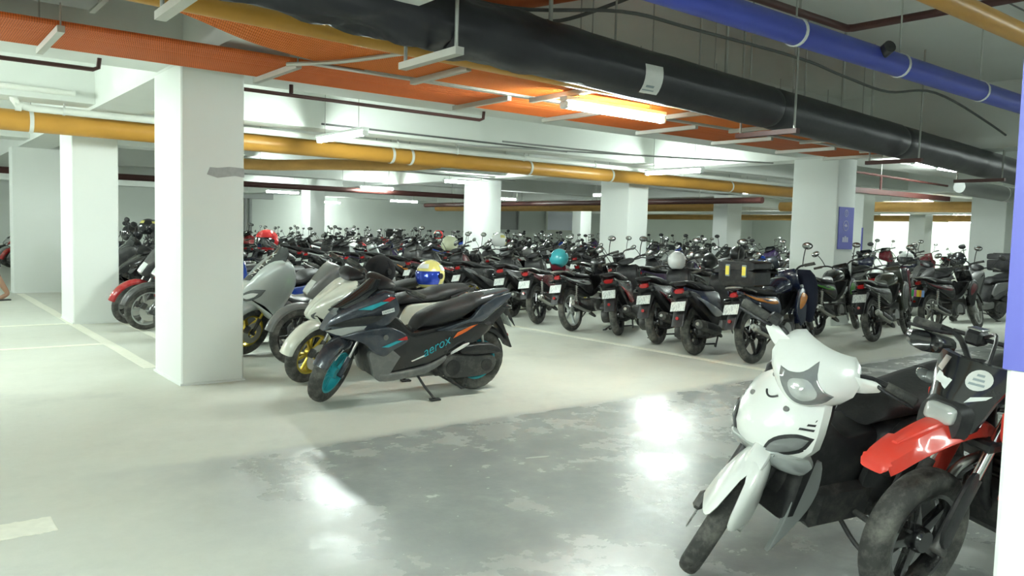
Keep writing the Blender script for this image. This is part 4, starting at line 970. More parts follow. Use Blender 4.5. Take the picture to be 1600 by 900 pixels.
def k_under(spokes=0, tank=False):
    """slim underbone motorcycle: exposed engine, chain cover, long seat"""
    K = Kind(1.27, 26.5, .95, .295)
    add_wheels(K, .292, .295, .222, .222, .072, .085, 5, 0); add_fork(K, .292, .075, .68, ('steel', 'engine'))
    K.add('front_fender', fender(.315, 15, 165, .055, .04, flare=lambda t: (1, .012+.02*(1-t))).xf(T(K.wb, 0, .292)), 'p1', True)
    tp = nose_taper(.98, 1.24, .4)
    i = K.add('front_cowl', shell([(1.22, .74), (1.12, .88), (1.0, 1.0), (.92, 1.02), (.90, .92), (.98, .78), (1.08, .68), (1.18, .68)], .12, 0, .04, 3, tp), 'p1', True)
    K.add('headlight', shell([(1.235, .745), (1.18, .82), (1.12, .86), (1.12, .74), (1.19, .71)], .10, 0, .03, 3, tp), 'lens', True, i)
    K.add('leg_shield', sides([(1.10, .72), (.96, .80), (.84, .70), (.78, .52), (.86, .36, 1), (.96, .40), (1.02, .54)], .012, .155, .01), 'p1')
    K.add('shield_trim', sides([(1.06, .69), (.96, .74), (.88, .66), (.86, .55), (.98, .60)], .004, .168, .003), 'p2')
    K.add('frame_body', shell([(1.0, .78), (.86, .76), (.66, .60), (.5, .60), (.42, .72), (.05, .74), (-.25, .78), (-.26, .72), (.0, .62), (.3, .50), (.55, .46), (.85, .58)], .085, 0, .03), 'black')
    if tank: K.add('fuel_tank', loft([(.88, .80, .06, .07, 20), (.78, .84, .10, .13, 10), (.62, .83, .10, .14, -4), (.46, .78, .06, .09, -10)], 18, 4), 'p1')
    tt = lambda x, z: 1 if x > .1 else max(.45, 1+(x-.1)*1.2)
    K.add('side_panel', sides([(.50, .56), (.46, .68), (.36, .72), (.0, .735), (-.30, .81, 1), (-.28, .755), (-.02, .66), (.2, .58), (.4, .50)], .016, .11, .012, 3, tt), 'p1')
    K.add('side_stripe', sides([(.44, .64), (.36, .69), (.02, .715), (-.22, .775, 1), (.0, .69), (.3, .635)], .004, .125, .002, 3, tt), 'p2')
    K.add('seat', loft([(.56, .73, .03, .06, 20), (.44, .755, .042, .10, 4), (.2, .77, .042, .115), (.02, .80, .042, .11), (-.16, .825, .035, .095), (-.26, .835, .02, .07)], 16, 4), 'seat')
    K.add('grab_rail', tube([(.0, .11, .78), (-.2, .11, .83), (-.32, .06, .845), (-.32, -.06, .845), (-.2, -.11, .83), (.0, -.11, .78)], .011, 8, 3), 'steel')
    add_tail(K, -.28, .76, w=.08); add_mudguard(K, -.22, .70, -.22, -.30, .06)
    e = K.add('engine', box(.44, .78, -.12, .12, .24, .44, .03).join(loft([(.70, .40, .07, .07, -70, 4), (.84, .42, .065, .065, -70, 4), (.90, .42, .05, .05, -70, 4)], 14, 3)), 'engine')
    for k in range(5): K.add('cooling_fin', box(.74+.028*k, .748+.028*k, -.08, .08, .33, .50), 'steel', False, e)
    for s in (-1, 1): K.add('engine_cover', cyl((.56, s*.115, .33), (.56, s*.15, .33), .085, 20), 'steel', False, e)
    K.add('swing_arm', sides([(.46, .34, 1), (.0, .325, 1), (-.05, .30, 1), (.0, .265, 1), (.46, .27, 1)], .012, .085, .006, 1), 'engine')
    K.add('chain_cover', shell([(.50, .40), (.2, .41), (-.03, .37), (-.06, .30), (.2, .34), (.48, .34)], .014, .115, .006), 'black')
    for s in (-1, 1): K.add('rear_shock', cyl((-.01, s*.105, .31), (.06, s*.105, .66), .013, 8).join(tube([(-.005+.006*k*.3+.022*cos(k*1.6), s*.105+.022*sin(k*1.6), .40+.007*k) for k in range(34)], .005, 5)), 'steel')
    add_muffler(K, .26, .40, .28, -.20, .045, -.17, 'steel'); add_side_stand(K, .6, .24)
    K.add('footpegs', cyl((.52, -.24, .27), (.52, .24, .27), .012, 8), 'rubber')
    K.add('rear_inner_fender', fender(.325, 50, 160, .05, .03).xf(T(0, 0, .295)), 'black')
    add_bars(K, .94, 1.0, .34, .03, .11); add_mirror(K, .90, 1.02, .2, .23, .08)
    return K

def k_dirt():
    """small red trail-style motorcycle seen from the front"""
    K = Kind(1.25, 27, .92, .275)
    add_wheels(K, .275, .28, .19, .19, .10, .11, 5, 0, True, True, -1); add_fork(K, .275, .092, .90, ('chrome', 'engine'), .42, .018)
    ft = []
    for t, x, z, hw in ((0, 1.60, .615, .045), (.12, 1.56, .645, .068), (.35, 1.42, .70, .08), (.6, 1.26, .735, .085), (.8, 1.12, .735, .075), (1, 1.0, .71, .06)): ft.append((x, z, .016, hw, 20-40*t, 2.6))
    fd = loft(ft, 16, 4); fd.v = [(x, y, z-1.6*y*y-(.03 if abs(y) > .06 else 0)) for x, y, z in fd.v]
    K.add('front_fender', fd, 'p1', True, label='red high front fender')
    K.add('fender_rib', loft([(1.50, .688, .006, .012), (1.36, .732, .010, .03), (1.2, .757, .008, .03)], 10, 3), 'p1', True)
    MR = [(.69, 1.245, 1.21, .055), (.73, 1.275, 1.21, .095), (.79, 1.265, 1.19, .11), (.84, 1.235, 1.165, .12), (.89, 1.205, 1.14, .135), (.945, 1.17, 1.115, .145), (.965, 1.155, 1.11, .14)]
    m = K.add('headlight_mask', plate_rows(MR, .03, 12), 'gloss_black', True, label='black number-plate mask with stickers')
    def on_mask(y, z):
        for a, b in zip(MR, MR[1:]):
            if a[0] <= z <= b[0]:
                t = (z-a[0])/(b[0]-a[0]); xc, xe, hw = [a[k]+(b[k]-a[k])*t for k in (1, 2, 3)]; return xe+(xc-xe)*(1-abs(y/hw)**2)
        return 1.2
    K.add('headlight_surround', loft([(1.22, .755, .085, .095, 10, 3.), (1.274, .752, .068, .080, 10, 3.)], 18, 2), 'black', True, m)
    K.add('headlight', loft([(1.25, .777, .036, .060, 10, 4.), (1.280, .775, .034, .058, 10, 4.), (1.290, .773, .022, .04, 10, 4.)], 18, 3), 'headlight_glass', True, m)
    def sticker(P, mat, off=.003, label=None):
        N = len(P); cy, cz = sum(p[0] for p in P)/N, sum(p[1] for p in P)/N; V = [(on_mask(y, z)+off, y, z) for y, z in P]+[(on_mask(cy, cz)+off+.001, cy, cz)]
        K.add('mask_sticker', MB().add(V, [(k, (k+1) % N, N) for k in range(N)]), mat, True, m, label=label)
    sticker([(.058+.040*cos(k*pi/10), .912+.036*sin(k*pi/10)) for k in range(20)], 'paper', .003, 'round grey sticker')
    for k in range(3): sticker([(.034+.006*k, .893+.016*k), (.082-.006*k, .893+.016*k), (.082-.006*k, .901+.016*k), (.034+.006*k, .901+.016*k)], 'decal_grey', .005)
    sticker([(-.105, .862), (-.03, .852), (-.022, .888), (-.098, .898)], 'decal_white'); sticker([(.05, .83), (.10, .852), (.112, .868), (.06, .852)], 'decal_white')
    sticker([(-.118, .905), (-.085, .90), (-.075, .955), (-.105, .955)], 'steel')
    for z in (.66, .88): K.add('triple_clamp', box(K.wb-(z-.275)*math.tan(K.rake)-.05, K.wb-(z-.275)*math.tan(K.rake)+.05, -.12, .12, z-.02, z+.02, .01), 'black', True)
    K.add('fork_guard', sides([(1.24, .30), (1.29, .36), (1.20, .56), (1.15, .55)], .008, .118, .004), 'black', True)
    add_bars(K, .96, .93, .40, .055, .08, True, True, .88)
    K.add('handguard', loft([(.99, .955, .03, .04, 0, 2.4, -.20), (1.03, .95, .042, .065, 0, 2.4, -.27), (.98, .945, .03, .05, 0, 2.4, -.34)], 12, 3), 'gloss_black', True)
    K.add('brake_reservoir', box(.88, .95, -.17, -.10, .97, 1.03, .012).join(tube([(.92, -.1, 1.01), (.99, -.02, 1.04), (1.08, .02, .93)], .007, 6, 4)), 'black', True)
    K.add('reservoir_cap', box(.885, .945, -.165, -.105, 1.028, 1.038, .004), 'chrome', True)
    for s in (-1, 1): K.add('turn_signal', loft([(1.04, .83, .018, .03, 0, 2.4, s*.17), (1.07, .83, .026, .045, 0, 2.4, s*.20), (1.05, .83, .018, .02, 0, 2.4, s*.245)], 12, 3), 'lens_dark', True)
    K.add('radiator_shroud', sides([(1.10, .80, 1), (.86, .88), (.66, .80), (.74, .70), (.86, .60), (.95, .44, 1), (1.02, .46), (1.0, .62), (1.08, .70)], .022, .15, .014), 'p1', label='red shroud')
    K.add('fuel_tank', loft([(.98, .84, .06, .07, 20), (.84, .88, .09, .13, 8), (.66, .86, .08, .13, -8), (.52, .81, .05, .08, -10)], 18, 4), 'black')
    K.add('frame', tube([(.98, 0, .86), (.92, 0, .55), (.84, 0, .34), (.5, 0, .30), (.42, 0, .62), (.6, 0, .78)], .024, 10, 3).join(tube([(.42, .08, .62), (-.2, .08, .80)], .016, 8)).join(tube([(.42, -.08, .62), (-.2, -.08, .80)], .016, 8)), 'black')
    e = K.add('engine', box(.50, .86, -.13, .13, .25, .46, .03).join(box(.66, .80, -.08, .08, .44, .66, .02)), 'engine')
    for k in range(6): K.add('cooling_fin', box(.63, .83, -.10, .10, .47+.03*k, .477+.03*k), 'engine', False, e)
    for s in (-1, 1): K.add('engine_cover', cyl((.60, s*.12, .34), (.60, s*.155, .34), .09, 20), 'steel', False, e)
    K.add('exhaust_pipe', tube([(.86, -.03, .56), (.96, -.07, .50), (.92, -.14, .34), (.6, -.16, .30), (.2, -.17, .42)], .02, 10, 5), 'steel')
    K.add('muffler', loft([(.28, .40, .05, .05, 20, 2.2, -.17), (-.2, .58, .06, .055, 20, 2.2, -.17), (-.24, .59, .03, .03, 20, 2.2, -.17)], 14, 3), 'steel')
    K.add('swing_arm', sides([(.46, .36, 1), (.0, .32, 1), (-.05, .29, 1), (.0, .25, 1), (.46, .27, 1)], .016, .09, .006, 1), 'engine')
    K.add('side_panel', sides([(.50, .62), (.42, .76), (.1, .80), (-.25, .86, 1), (.0, .74), (.25, .60)], .014, .115, .01), 'p1')
    K.add('seat', loft([(.66, .82, .03, .06, 10), (.5, .825, .05, .10), (.2, .835, .05, .115), (-.1, .86, .045, .10), (-.26, .87, .02, .06)], 16, 4), 'seat')
    K.add('rear_fender', loft([(.0, .83, .02, .09), (-.25, .86, .016, .08), (-.5, .80, .01, .06)], 14, 3), 'p1')
    K.add('rear_shock', cyl((.2, 0, .36), (.3, 0, .7), .03, 10), 'decal_red')
    add_tail(K, -.42, .76, w=.05); add_side_stand(K, .55, .25, 9.)
    return K
pmat('headlight_glass', (.55, .57, .55), .06, metal=.35, coat=1.)

KINDS = dict(click=k_click(), aerox=k_aerox(), nmax=k_nmax(), mio=k_mio(), under=k_under(), naked=k_under(0, True), dirt=k_dirt())

def resolve(key, cols):
    if key in cols:
        c = cols[key]; return PAINT[c] if c in PAINT else MATS[c]
    return None
def bike(kind, p, heading, label, cols, lean=9., steer=22., group=None, skip=(), cat='motorcycle', name=None, at='rear'):
    """p: ground point of the rear (or front) wheel"""
    K = KINDS[kind]; h = radians(heading)
    if at == 'front': p = (p[0]-K.wb*cos(h), p[1]-K.wb*sin(h))
    nm = name or {'click': 'scooter', 'aerox': 'sport_scooter', 'nmax': 'maxi_scooter', 'mio': 'scooter', 'under': 'underbone_motorcycle', 'naked': 'motorcycle', 'dirt': 'trail_motorcycle'}[kind]
    r = thing(nm, label, cat, (p[0], p[1], .004), 0, group); r.rotation_euler = (-radians(lean), 0, h)
    S = K.S(steer); objs = []
    for q in K.parts:
        if q['name'] in skip: objs.append(None); continue
        par = objs[q['parent']] if q['parent'] is not None else r
        o = bpy.data.objects.new(q['name'], q['me']); COL.objects.link(o); o.parent = par or r
        Mx = q['Mx'] or Matrix.Identity(4)
        if q['steer'] and q['parent'] is None: Mx = S @ Mx
        o.matrix_basis = Mx
        m = resolve(q['mat'], cols)
        if q['name'] in cols: m = resolve(q['name'], cols)
        if m: o.material_slots[0].link = 'OBJECT'; o.material_slots[0].material = m
        if q['label'] and kind in ('mio', 'dirt', 'nmax', 'aerox'): o['label'] = q['label']
        objs.append(o)
    return r
for kn in ('click', 'under', 'nmax', 'naked'): KINDS[kn].far('far_'+kn)
def far_bike(kind, p, heading, label, cols, lean=9., group=None):
    K = KINDS[kind]; nm = {'click': 'scooter', 'nmax': 'maxi_scooter', 'under': 'underbone_motorcycle', 'naked': 'motorcycle'}[kind]
    o = bpy.data.objects.new(nm, K.fmesh); COL.objects.link(o); o.location = (p[0], p[1], .004); o.rotation_euler = (-radians(lean), 0, radians(heading))
    for i, k in enumerate(K.fmats):
        m = resolve(k, cols)
        if m: o.material_slots[i].link = 'OBJECT'; o.material_slots[i].material = m
    return tag(o, label, 'motorcycle', group)

# ================================================================== THE MOTORCYCLES IN THEIR ROWS
ORD = ['', 'first', 'second', 'third', 'fourth', 'fifth', 'sixth', 'seventh', 'eighth', 'ninth', 'tenth', 'eleventh', 'twelfth', 'thirteenth', 'fourteenth', 'fifteenth', 'sixteenth', 'seventeenth', 'eighteenth', 'nineteenth', 'twentieth']
ORD += ['twenty-'+o for o in ORD[1:10]]+['thirtieth']+['thirty-'+o for o in ORD[1:10]]
BK = dict(p1='black', p2='charcoal', rim='black', rim2='black')
# foreground
bike('mio', (2.66, 2.06), 171, 'white scooter in the right foreground with teardrop headlight, front wheel turned left', dict(p1='white', p2='silver', rim='black', rim2='black'), 15., 36., at='front', group='motorcycles in the foreground')
bike('dirt', (3.05, 1.44), 168, 'red trail motorcycle with black headlight mask, half behind the near column', dict(p1='fire', rim='black', rim2='black'), 8., 4., at='front', group='motorcycles in the foreground')
# first row, noses to the left
G1 = 'first row, noses towards the left columns'
ax = bike('aerox', (4.05, 5.74), 177, 'slate grey sport scooter with teal wheels and orange and teal side lettering', dict(p1='slate', rim='teal', rim2='teal'), 7., 42., group=G1); ax.scale = (.965,)*3
bike('click', (2.93, 6.64), 178, 'pearl white scooter with gold front wheel, right behind the slate sport scooter', dict(p1='pearl', p2='pearl', rim='gold', rim2='black'), 8., 26., at='front', group=G1, skip=('mirror', 'mirror_glass'))
bike('under', (3.22, 7.62), 182, 'grey and green underbone motorcycle between the pearl and the silver scooters', dict(p1='grey', p2='green', rim='black', rim2='black'), 8., 4., at='front', group=G1, skip=('mirror', 'mirror_glass'))
bike('nmax', (3.0, 8.40), 178, 'silver maxi scooter with tall lettered windscreen beside the nearest left column', dict(p1='silver', p2='grey', rim='gold', rim2='black'), 8., 24., at='front', group=G1, skip=('mirror', 'mirror_glass'))
DARK = ['black', 'black', 'charcoal', 'black', 'slate', 'grey', 'black', 'navy', 'charcoal', 'maroon', 'olive', 'black', 'red', 'white', 'silver', 'black', 'purple', 'blue']
CN = dict(black='black', charcoal='charcoal', slate='slate grey', grey='grey', navy='navy blue', maroon='maroon', olive='olive grey', red='red', white='white', silver='silver', purple='dark purple', blue='blue', orange='orange', green='green', pearl='pearl white', fire='bright red')
KN = dict(click='scooter', nmax='maxi scooter', under='underbone motorcycle', naked='motorcycle')
rnd = random.Random(11)
def auto_row(ys, x, heading, group, what, start, far=False, at='front', kinds=('click', 'under', 'click', 'nmax', 'click', 'naked'), jx=.12, forced=None, end='near', extra=None, xoff=None):
    for k, y in enumerate(ys):
        kd = rnd.choice(kinds); c1 = rnd.choice(DARK); c2 = rnd.choice(['charcoal', 'black', 'grey', 'red', 'silver', c1, c1, 'charcoal', 'black', 'grey', 'black', rnd.choice(['orange', 'green', 'white', 'blue'])])
        if forced and k in forced: kd, c1, c2 = forced[k]
        lab = '%s %s, %s from the %s end of %s' % (CN[c1], KN[kd], ORD[start+k], end, what)
        h = heading+rnd.uniform(-6, 6); K = KINDS[kd]; xx = x+rnd.uniform(-jx, jx)+(xoff(y) if xoff else 0); yy = y+rnd.uniform(-.06, .06)
        if at == 'front': xx, yy = xx-K.wb*cos(radians(h)), yy-K.wb*sin(radians(h))
        cols = dict(p1=c1, p2=c2, **(extra or {}).get(k, {}), rim=rnd.choice(['black', 'black', 'grey', 'gold', 'silver']), rim2='black')
        if far: far_bike(kd, (xx, yy), h, lab, cols, rnd.uniform(5, 10), group)
        else: bike(kd, (xx, yy), h, lab, cols, rnd.uniform(6, 10), rnd.uniform(10, 34), group)
def yseq(a, b, s, avoid=()):
    out = []; y = a
    while y < b:
        if not any(p-.45 < y < q+.45 for p, q in avoid): out.append(y)
        y += s
    return out
R1 = yseq(9.25, 29.8, .82)
auto_row(R1, 2.75, 180, G1, 'the first row', 5, forced={1: ('click', 'black', 'charcoal'), 2: ('under', 'charcoal', 'red'), 3: ('under', 'charcoal', 'red'), 4: ('click', 'black', 'grey')}, extra={3: dict(front_fender='red')}, xoff=lambda y: .55 if 13.6 < y < 19 else .2 if y >= 19 else 0)
# second row, tails to the aisle
G2 = 'second row, tails towards the first row'
def cols(p1, p2, rim='black', rim2='black', **k): return dict(p1=p1, p2=p2, rim=rim, rim2=rim2, **k)
bike('naked', (7.55, 5.34), 6, 'dark motorcycle with yellow side trim and black top box, nearest of the second row', cols('navy', 'orange'), 8., 12., G2)
bike('click', (7.48, 6.08), 14, 'black scooter with silver side stripe, second from the near end of the second row', cols('navy', 'silver'), 8., 20., G2)
bike('click', (7.78, 6.93), 20, 'black scooter with dark red tail, third from the near end of the second row', cols('black', 'maroon'), 8., 20., G2)
bike('click', (7.95, 7.80), 32, 'black scooter with red tail panel, fourth from the near end of the second row', cols('black', 'red'), 8., 20., G2)
bike('under', (7.68, 8.45), 18, 'black underbone with pale wheels, fifth from the near end of the second row', cols('black', 'silver', 'silver', 'silver'), 8., 20., G2)
bike('under', (7.80, 9.35), 26, 'maroon underbone motorcycle below the cyan helmet', cols('maroon', 'maroon'), 8., 20., G2)
bike('click', (8.05, 10.3), 24, 'dark grey scooter with grey stripes, seventh from the near end of the second row', cols('charcoal', 'silver'), 8., 24., G2)
R2 = yseq(11.15, 30., .86)
auto_row(R2, 7.9, 14, G2, 'the second row', 8, at='rear', forced={0: ('click', 'black', 'charcoal'), 1: ('under', 'black', 'red'), 3: ('click', 'charcoal', 'orange')})
# third row, behind the second
G3 = 'third row, behind the second row'
bike('naked', (10.72, 5.66), 8, 'dusty dark motorcycle with pale number plate, nearest of the third row', cols('olive', 'charcoal'), 8., 10., G3)
bike('naked', (10.68, 6.50), 6, 'black motorcycle with lime tank trim beside the signed column', cols('black', 'green'), 7., 20., G3)
av = ((7.1, 7.9), (12.0, 12.85), (17.15, 18.0), (27.3, 28.1))
R3 = yseq(8.35, 31., .88, av)
auto_row(R3, 10.3, 4, G3, 'the third row', 3, at='rear')
# fourth row, beyond the column line
G4 = 'fourth row, beyond the signed column'
bike('under', (12.78, 5.83), -6, 'small black motorcycle with rainbow number plate right of the signed column', cols('black', 'maroon', 'steel', 'steel'), 7., 15., G4, skip=('number_plate',))
bike('click', (13.05, 6.75), 10, 'maroon scooter, second from the near end of the fourth row', cols('maroon', 'red'), 7., 20., G4)
R4 = yseq(8.45, 33., .9, ((12.0, 12.85), (17.15, 18.0), (27.2, 28.2)))
auto_row(R4, 13.0, 5, G4, 'the fourth row', 3, True, 'rear')
G5 = 'fifth row, facing back'
bike('click', (16.2, 6.25), 172, 'dusty grey scooter near the right edge, nearest of the fifth row', cols('grey', 'charcoal'), 7., 20., G5)
R5 = yseq(7.4, 34., .92)
auto_row(R5, 15.3, 180, G5, 'the fifth row', 2, True, 'front')
R6 = yseq(9.3, 35., 1.0)
auto_row(R6, 18.4, 0, 'sixth row', 'the sixth row', 1, True, 'rear')
R7 = yseq(12., 34., 1.25, ((11.8, 12.3), (15.9, 16.5)))
auto_row(R7, 23.6, 180, 'seventh row', 'the seventh row', 1, True, 'rear', kinds=('click', 'nmax', 'naked'))
R8 = yseq(13., 31., 1.5)
auto_row(R8, 27., 0, 'eighth row', 'the eighth row', 1, True, 'rear', kinds=('click', 'nmax', 'naked'))
auto_row([10.3, 11.4, 12.5, 13.6, 15.0], 34., 0, 'farthest motorcycles at right', 'the farthest cluster at right', 1, True, 'rear')
far_bike('under', (.55, 26.6), 150, 'dark motorcycle at the far left edge of the picture', cols('black', 'charcoal'), 7.)

# ------------------------------------------------------------------ helmets and luggage
pmat('helmet_cream', (.66, .70, .48), .25, coat=.6); pmat('helmet_cyan', (.05, .42, .48), .25, coat=.6); pmat('helmet_red', (.6, .02, .025), .2, coat=.6)
pmat('helmet_black', (.012, .012, .014), .3, coat=.5); pmat('helmet_white', (.8, .82, .8), .25, coat=.5); pmat('helmet_yellow', (.75, .68, .22), .25, coat=.5); pmat('helmet_orange', (.8, .22, .05), .3)
pmat('visor_blue', (.02, .07, .62), .08, metal=.5, coat=1.); pmat('fur_black', (.006, .006, .008), .95)
def helmet_meshes():
    V = []; F = []; m, k = 24, 14
    def rad(a, b):
        x, y, z = cos(a)*cos(b), cos(a)*sin(b), sin(a)
        chin = .030*max(0, x)*max(0, -z*1.4)
        return (x*(.145+chin), y*.122, z*(.135 if z > 0 else .128))
    for i in range(k+1):
        a = -.95+(pi/2+.95)*i/k
        for j in range(m): V.append(rad(a, 2*pi*j/m))
    for i in range(k):
        for j in range(m): F.append((i*m+j, i*m+(j+1) % m, (i+1)*m+(j+1) % m, (i+1)*m+j))
    F.append(tuple(reversed(range(m))))
    shell_ = MB().add(V, F)
    def band(a0, a1, b0, b1, s, n=8, q=12):
        V = []; F = []
        for lay in (s, s-.02):
            for i in range(n+1):
                a = a0+(a1-a0)*i/n
                for j in range(q+1):
                    x, y, z = rad(a, b0+(b1-b0)*j/q); V.append((x*lay, y*lay, z*lay))
        o = (n+1)*(q+1)
        for L in (0, 1):
            for i in range(n):
                for j in range(q):
                    f = (L*o+i*(q+1)+j, L*o+i*(q+1)+j+1, L*o+(i+1)*(q+1)+j+1, L*o+(i+1)*(q+1)+j); F.append(f if L == 0 else f[::-1])
        ring = list(range(q+1))+[i*(q+1)+q for i in range(1, n+1)]+[n*(q+1)+j for j in range(q-1, -1, -1)]+[i*(q+1) for i in range(n-1, 0, -1)]
        for i in range(len(ring)):
            a, b = ring[i], ring[(i+1) % len(ring)]; F.append((a, b, b+o, a+o))
        return MB().add(V, F)
    visor = band(-.60, .30, -1.35, 1.35, 1.035)
    trim = band(.5, .85, -.5, .5, 1.02, 3, 8).join(band(.35, .75, 1.5, 2.3, 1.02, 3, 6)).join(band(.35, .75, -2.3, -1.5, 1.02, 3, 6))
    pivot = cyl((.03, .115, .0), (.03, .135, .0), .026, 14).join(cyl((.03, -.115, .0), (.03, -.135, .0), .026, 14))
    return [a.mesh(n, 'helmet_black') for n, a in (('helmet_shell', shell_), ('visor', visor), ('trim', trim), ('visor_pivot', pivot))]
HM = helmet_meshes()
def helmet(p, rz, label, shell_m, visor_m='smoke', trim_m=None, tilt=(0, 0), s=1.):
    t = thing('helmet', label, 'helmet', p, radians(rz), 'helmets left on the motorcycles'); t.rotation_euler = (radians(tilt[0]), radians(tilt[1]), radians(rz)); t.scale = (s, s, s)
    for nm, me, mt in zip(('shell', 'visor', 'trim', 'visor_pivot'), HM, (shell_m, visor_m, trim_m or shell_m, 'helmet_black')):
        o = link(nm, me, t); o.material_slots[0].link = 'OBJECT'; o.material_slots[0].material = MATS[mt]
helmet((4.55, 7.25, .90), 205, 'yellow and white helmet with bright blue visor behind the slate scooter', 'helmet_yellow', 'visor_blue', 'helmet_white', (0, 0), 1.2)
helmet((3.50, 6.42, 1.0), 200, 'furry black helmet on the pearl white scooter', 'fur_black', 'fur_black', None, (0, 0), 1.05)
helmet((8.62, 9.86, .97), 80, 'cyan helmet hung on the maroon underbone', 'helmet_cyan', 'helmet_cyan', None, (20, 10), 1.2)
helmet((9.0, 13.63, 1.10), 200, 'cream helmet left of the white column with a lamp', 'helmet_cream', 'helmet_cream', None, (0, 0), 1.3)
helmet((10.5, 13.98, 1.19), 20, 'white and yellow helmet in front of a white column', 'helmet_white', 'helmet_yellow', 'helmet_yellow', (0, 0), 1.25)
helmet((3.55, 9.25, 1.20), 200, 'red helmet just right of the nearest left column', 'helmet_red', 'smoke')
helmet((12., 18.75, 1.24), 200, 'small red helmet far off below the back wall', 'helmet_red', 'smoke')
helmet((3.2, 14.16, 1.19), 200, 'black helmet between the left columns, lower of two', 'helmet_black', 'smoke', None, (0, 0), 1.15)
helmet((3.2, 13.15, 1.30), 200, 'black helmet between the left columns, upper of two', 'helmet_black', 'smoke', 'helmet_yellow')
helmet((9.0, 17.94, 1.25), 200, 'white helmet far off below the back wall', 'helmet_white', 'smoke')
helmet((13.6, 19.6, 1.20), 200, 'black helmet far off left of the pale louvre', 'helmet_black', 'smoke', None, (0, 0), 1.2)
helmet((8.60, 7.38, 1.04), 20, 'white helmet above the second row, left of the black top box', 'helmet_white', 'helmet_white')
helmet((10.45, 8.30, .99), 20, 'black helmet above the second row, right of the broad column', 'helmet_black', 'smoke')
helmet((10.9, 8.1, 1.12), 20, 'glossy black helmet beside another, right of the broad column', 'helmet_black', 'mirror')
helmet((11.22, 8.34, 1.05), 20, 'orange helmet behind the black top box', 'helmet_orange', 'helmet_orange', None, (0, 0), .8)
helmet((13.2, 6.5, 1.10), 200, 'white and black helmet beside the navy jacket on the right', 'helmet_white', 'helmet_black')
helmet((15.2, 6.55, 1.10), 200, 'black helmet near the second top box at far right', 'helmet_black', 'smoke')
def top_box(p, rz, label, s=1.):
    t = thing('top_box', label, 'top box', p, radians(rz), 'luggage boxes')
    t.scale = (s, s, s)
    b = shell([(-.20, 0, 1), (.20, 0, 1), (.22, .06), (.225, .20, 1), (-.225, .20, 1), (-.22, .06)], .25, 0, .025, 2); obj('body', b, 'black', t)
    obj('lid', shell([(-.228, .205, 1), (.228, .205, 1), (.225, .28), (.19, .315), (-.19, .315), (-.225, .28)], .255, 0, .025, 3), 'black', t)
    for k in range(4): obj('lid_rib', box(-.16, .16, -.17+.1*k, -.13+.1*k, .313, .325, .004), 'black', t)
    for y in (-.13, .10):
        l = obj('latch', box(-.245, -.222, y-.03, y+.03, .12, .27, .006), 'decal_grey', t); obj('sticker', box(-.248, -.244, y-.025, y+.025, .14, .25), 'decal_yellow', l, False)
    obj('mount_plate', box(-.16, .16, -.16, .16, -.03, 0, .008), 'engine', t)
top_box((7.42, 5.41, .86), 6, 'black top box with yellow stickers on the nearest second row motorcycle', .86)
top_box((16.42, 6.22, .90), 172, 'black top box on the dusty scooter at the right edge')
top_box((15.0, 26.5, 1.06), 180, 'dark carrier box far off before the white column by the conduits')
# hung jacket and bag
def jacket():
    t = thing('hung_jacket', 'navy jacket with round white badge draped over handlebars beside the signed column', 'jacket', (8.72, 5.52, .02), radians(0))
    b = loft([(.0, .50, .005, .14), (.02, .55, .09, .17), (.0, .70, .11, .19), (.0, .85, .10, .18), (.02, .98, .06, .13), (0, 1.03, .02, .06)], 18, 4)
    S_ = [(0, .42), (0, .55), (0, .7), (0, .85), (0, .98), (0, 1.04)]
    V = []; F = []; m = 22; rows = [(.40, .10, .16), (.50, .12, .19), (.62, .13, .21), (.74, .13, .21), (.85, .115, .19), (.94, .09, .15), (1.0, .05, .09)]
    for i, (z, a, c) in enumerate(rows):
        for j in range(m):
            g = 2*pi*j/m; f = (1+.16*sin(5*g+z*9)*(1.1-z)+.05*sin(9*g-z*14))*.92; V.append((a*cos(g)*f, c*sin(g)*f, z+(.02*sin(4*g) if i == 0 else 0)))
    for i in range(len(rows)-1):
        for j in range(m): F.append((i*m+j, i*m+(j+1) % m, (i+1)*m+(j+1) % m, (i+1)*m+j))
    F += [tuple(range(m)), tuple((len(rows)-1)*m+j for j in range(m))]
    obj('cloth', MB().add(V, F), pmat('cloth_navy', (.010, .013, .03), .9), t)
    e = obj('badge', lathe([(0, 0), (.03, 0), (.03, .006), (0, .006)], 18, False).xf(T(-.118, -.07, .80) @ RZ(65)), 'decal_white', t); e['label'] = 'round white badge'
    obj('badge_centre', lathe([(0, 0), (.012, 0), (.012, .009), (0, .009)], 12, False).xf(T(-.118, -.07, .80) @ RZ(65)), 'decal_grey', e)
jacket()
bag = loft([(-.09, .58, .03, .03), (-.06, .60, .10, .06), (0, .62, .13, .09), (.06, .61, .10, .07), (.09, .6, .03, .03)], 14, 3)
tag(obj('plastic_bag', bag.xf(T(8.12, 5.86, 0)), PAINT['blue']), 'small blue plastic bag hung between the first two bikes of the second row', 'bag')
rp = thing('rainbow_plate', 'small rainbow coloured plate on the small black motorcycle', 'plate', (12.40, 5.90, .61), radians(-6))
for k, (c, nm) in enumerate((((.05, .6, .15), 'g'), ((.8, .2, .5), 'p'), ((.9, .75, .05), 'y'), ((.9, .4, .03), 'o'), ((.3, .5, .9), 'b'))):
    obj('colour_patch', box(-.004, .004, .095-.04*k-.04, .095-.04*k, -.05, .05), pmat('rainbow_'+nm, c, .5), rp, False)

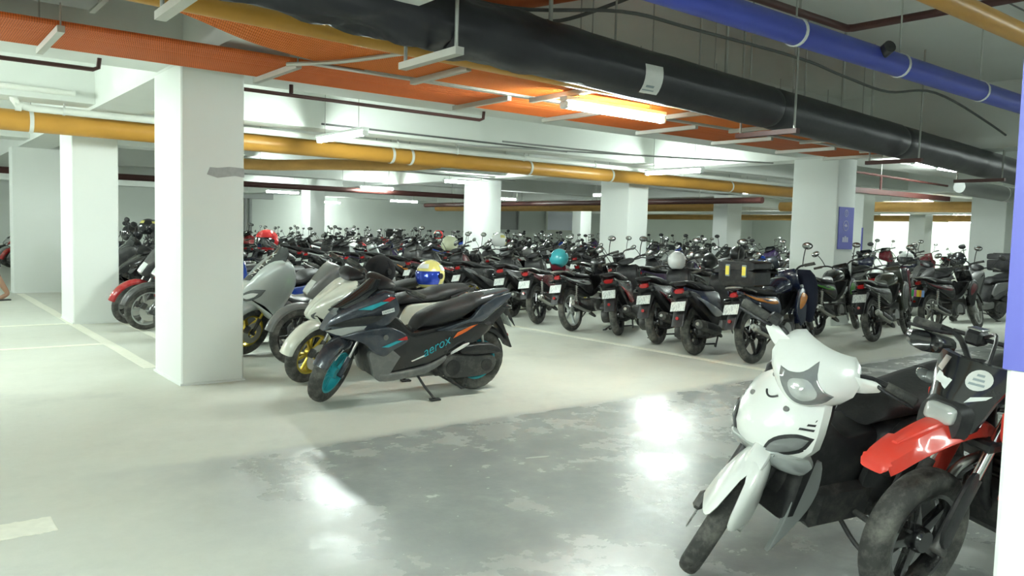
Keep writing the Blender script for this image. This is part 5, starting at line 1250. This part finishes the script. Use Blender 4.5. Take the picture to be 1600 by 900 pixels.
# ------------------------------------------------------------------ the passer-by cut off by the left edge
def person():
    t = thing('person', 'person in dark shorts walking out at the left edge', 'person', (1.355, 15.95, 0), radians(200))
    pmat('skin', (.42, .24, .16), .6); pmat('cloth_dark', (.03, .03, .04), .85); pmat('shirt', (.18, .2, .24), .85); pmat('hair', (.02, .015, .012), .8)
    me = bpy.data.meshes.new('body')
    J = [(0, 0, .95), (0, 0, 1.15), (0, 0, 1.38), (0, 0, 1.47), (.02, 0, 1.62),
         (0, .09, .92), (-.06, .10, .50), (-.28, .10, .11), (-.14, .10, .04),
         (0, -.09, .92), (.10, -.10, .50), (.16, -.10, .10), (.30, -.10, .035),
         (0, .18, 1.36), (.02, .24, 1.10), (.12, .24, .88), (.17, .24, .80), (0, -.18, 1.36), (-.05, -.24, 1.10), (.0, -.25, .86), (.04, -.25, .78)]
    E = [(0, 1), (1, 2), (2, 3), (3, 4), (0, 5), (5, 6), (6, 7), (7, 8), (0, 9), (9, 10), (10, 11), (11, 12), (2, 13), (13, 14), (14, 15), (15, 16), (2, 17), (17, 18), (18, 19), (19, 20)]
    rad = [.15, .14, .15, .06, .095, .095, .062, .042, .035, .095, .062, .042, .035, .06, .045, .035, .03, .06, .045, .035, .03]
    me.from_pydata(J, E, []); o = link('body', me, t); me.materials.append(MATS['skin'])
    sk = o.modifiers.new('skin', 'SKIN'); o.modifiers.new('sub', 'SUBSURF').levels = 2; o.modifiers['sub'].render_levels = 2
    for v, r in zip(me.skin_vertices[0].data, rad): v.radius = (r, r)
    me.skin_vertices[0].data[0].use_root = True
    obj('shorts', MB().join(loft([(0, .98, .17, .20, 90, 2.6), (0, .85, .17, .20, 90, 2.6)], 18, 3)).join(tube([(0, .10, .92), (-.05, .105, .56)], .115, 14)).join(tube([(0, -.10, .92), (.08, -.105, .56)], .115, 14)), 'cloth_dark', t)
    obj('shirt', loft([(0, .92, .17, .20, 90, 2.6), (0, 1.2, .165, .20, 90, 2.6), (0, 1.38, .14, .23, 90, 2.6), (0, 1.46, .07, .09, 90)], 18, 3).join(tube([(0, .18, 1.37), (.01, .24, 1.16)], .075, 12)).join(tube([(0, -.18, 1.37), (-.02, -.24, 1.16)], .075, 12)), 'shirt', t)
    obj('hair', ball((0, 0, 1.665), .115, .105, .10, 14, 8), 'hair', t)
    for s in (-1, 1):
        x = -.18 if s > 0 else .27
        obj('sandal', box(x-.13, x+.15, s*.10-.05, s*.10+.05, 0, .025, .008), 'rubber', t)
person()
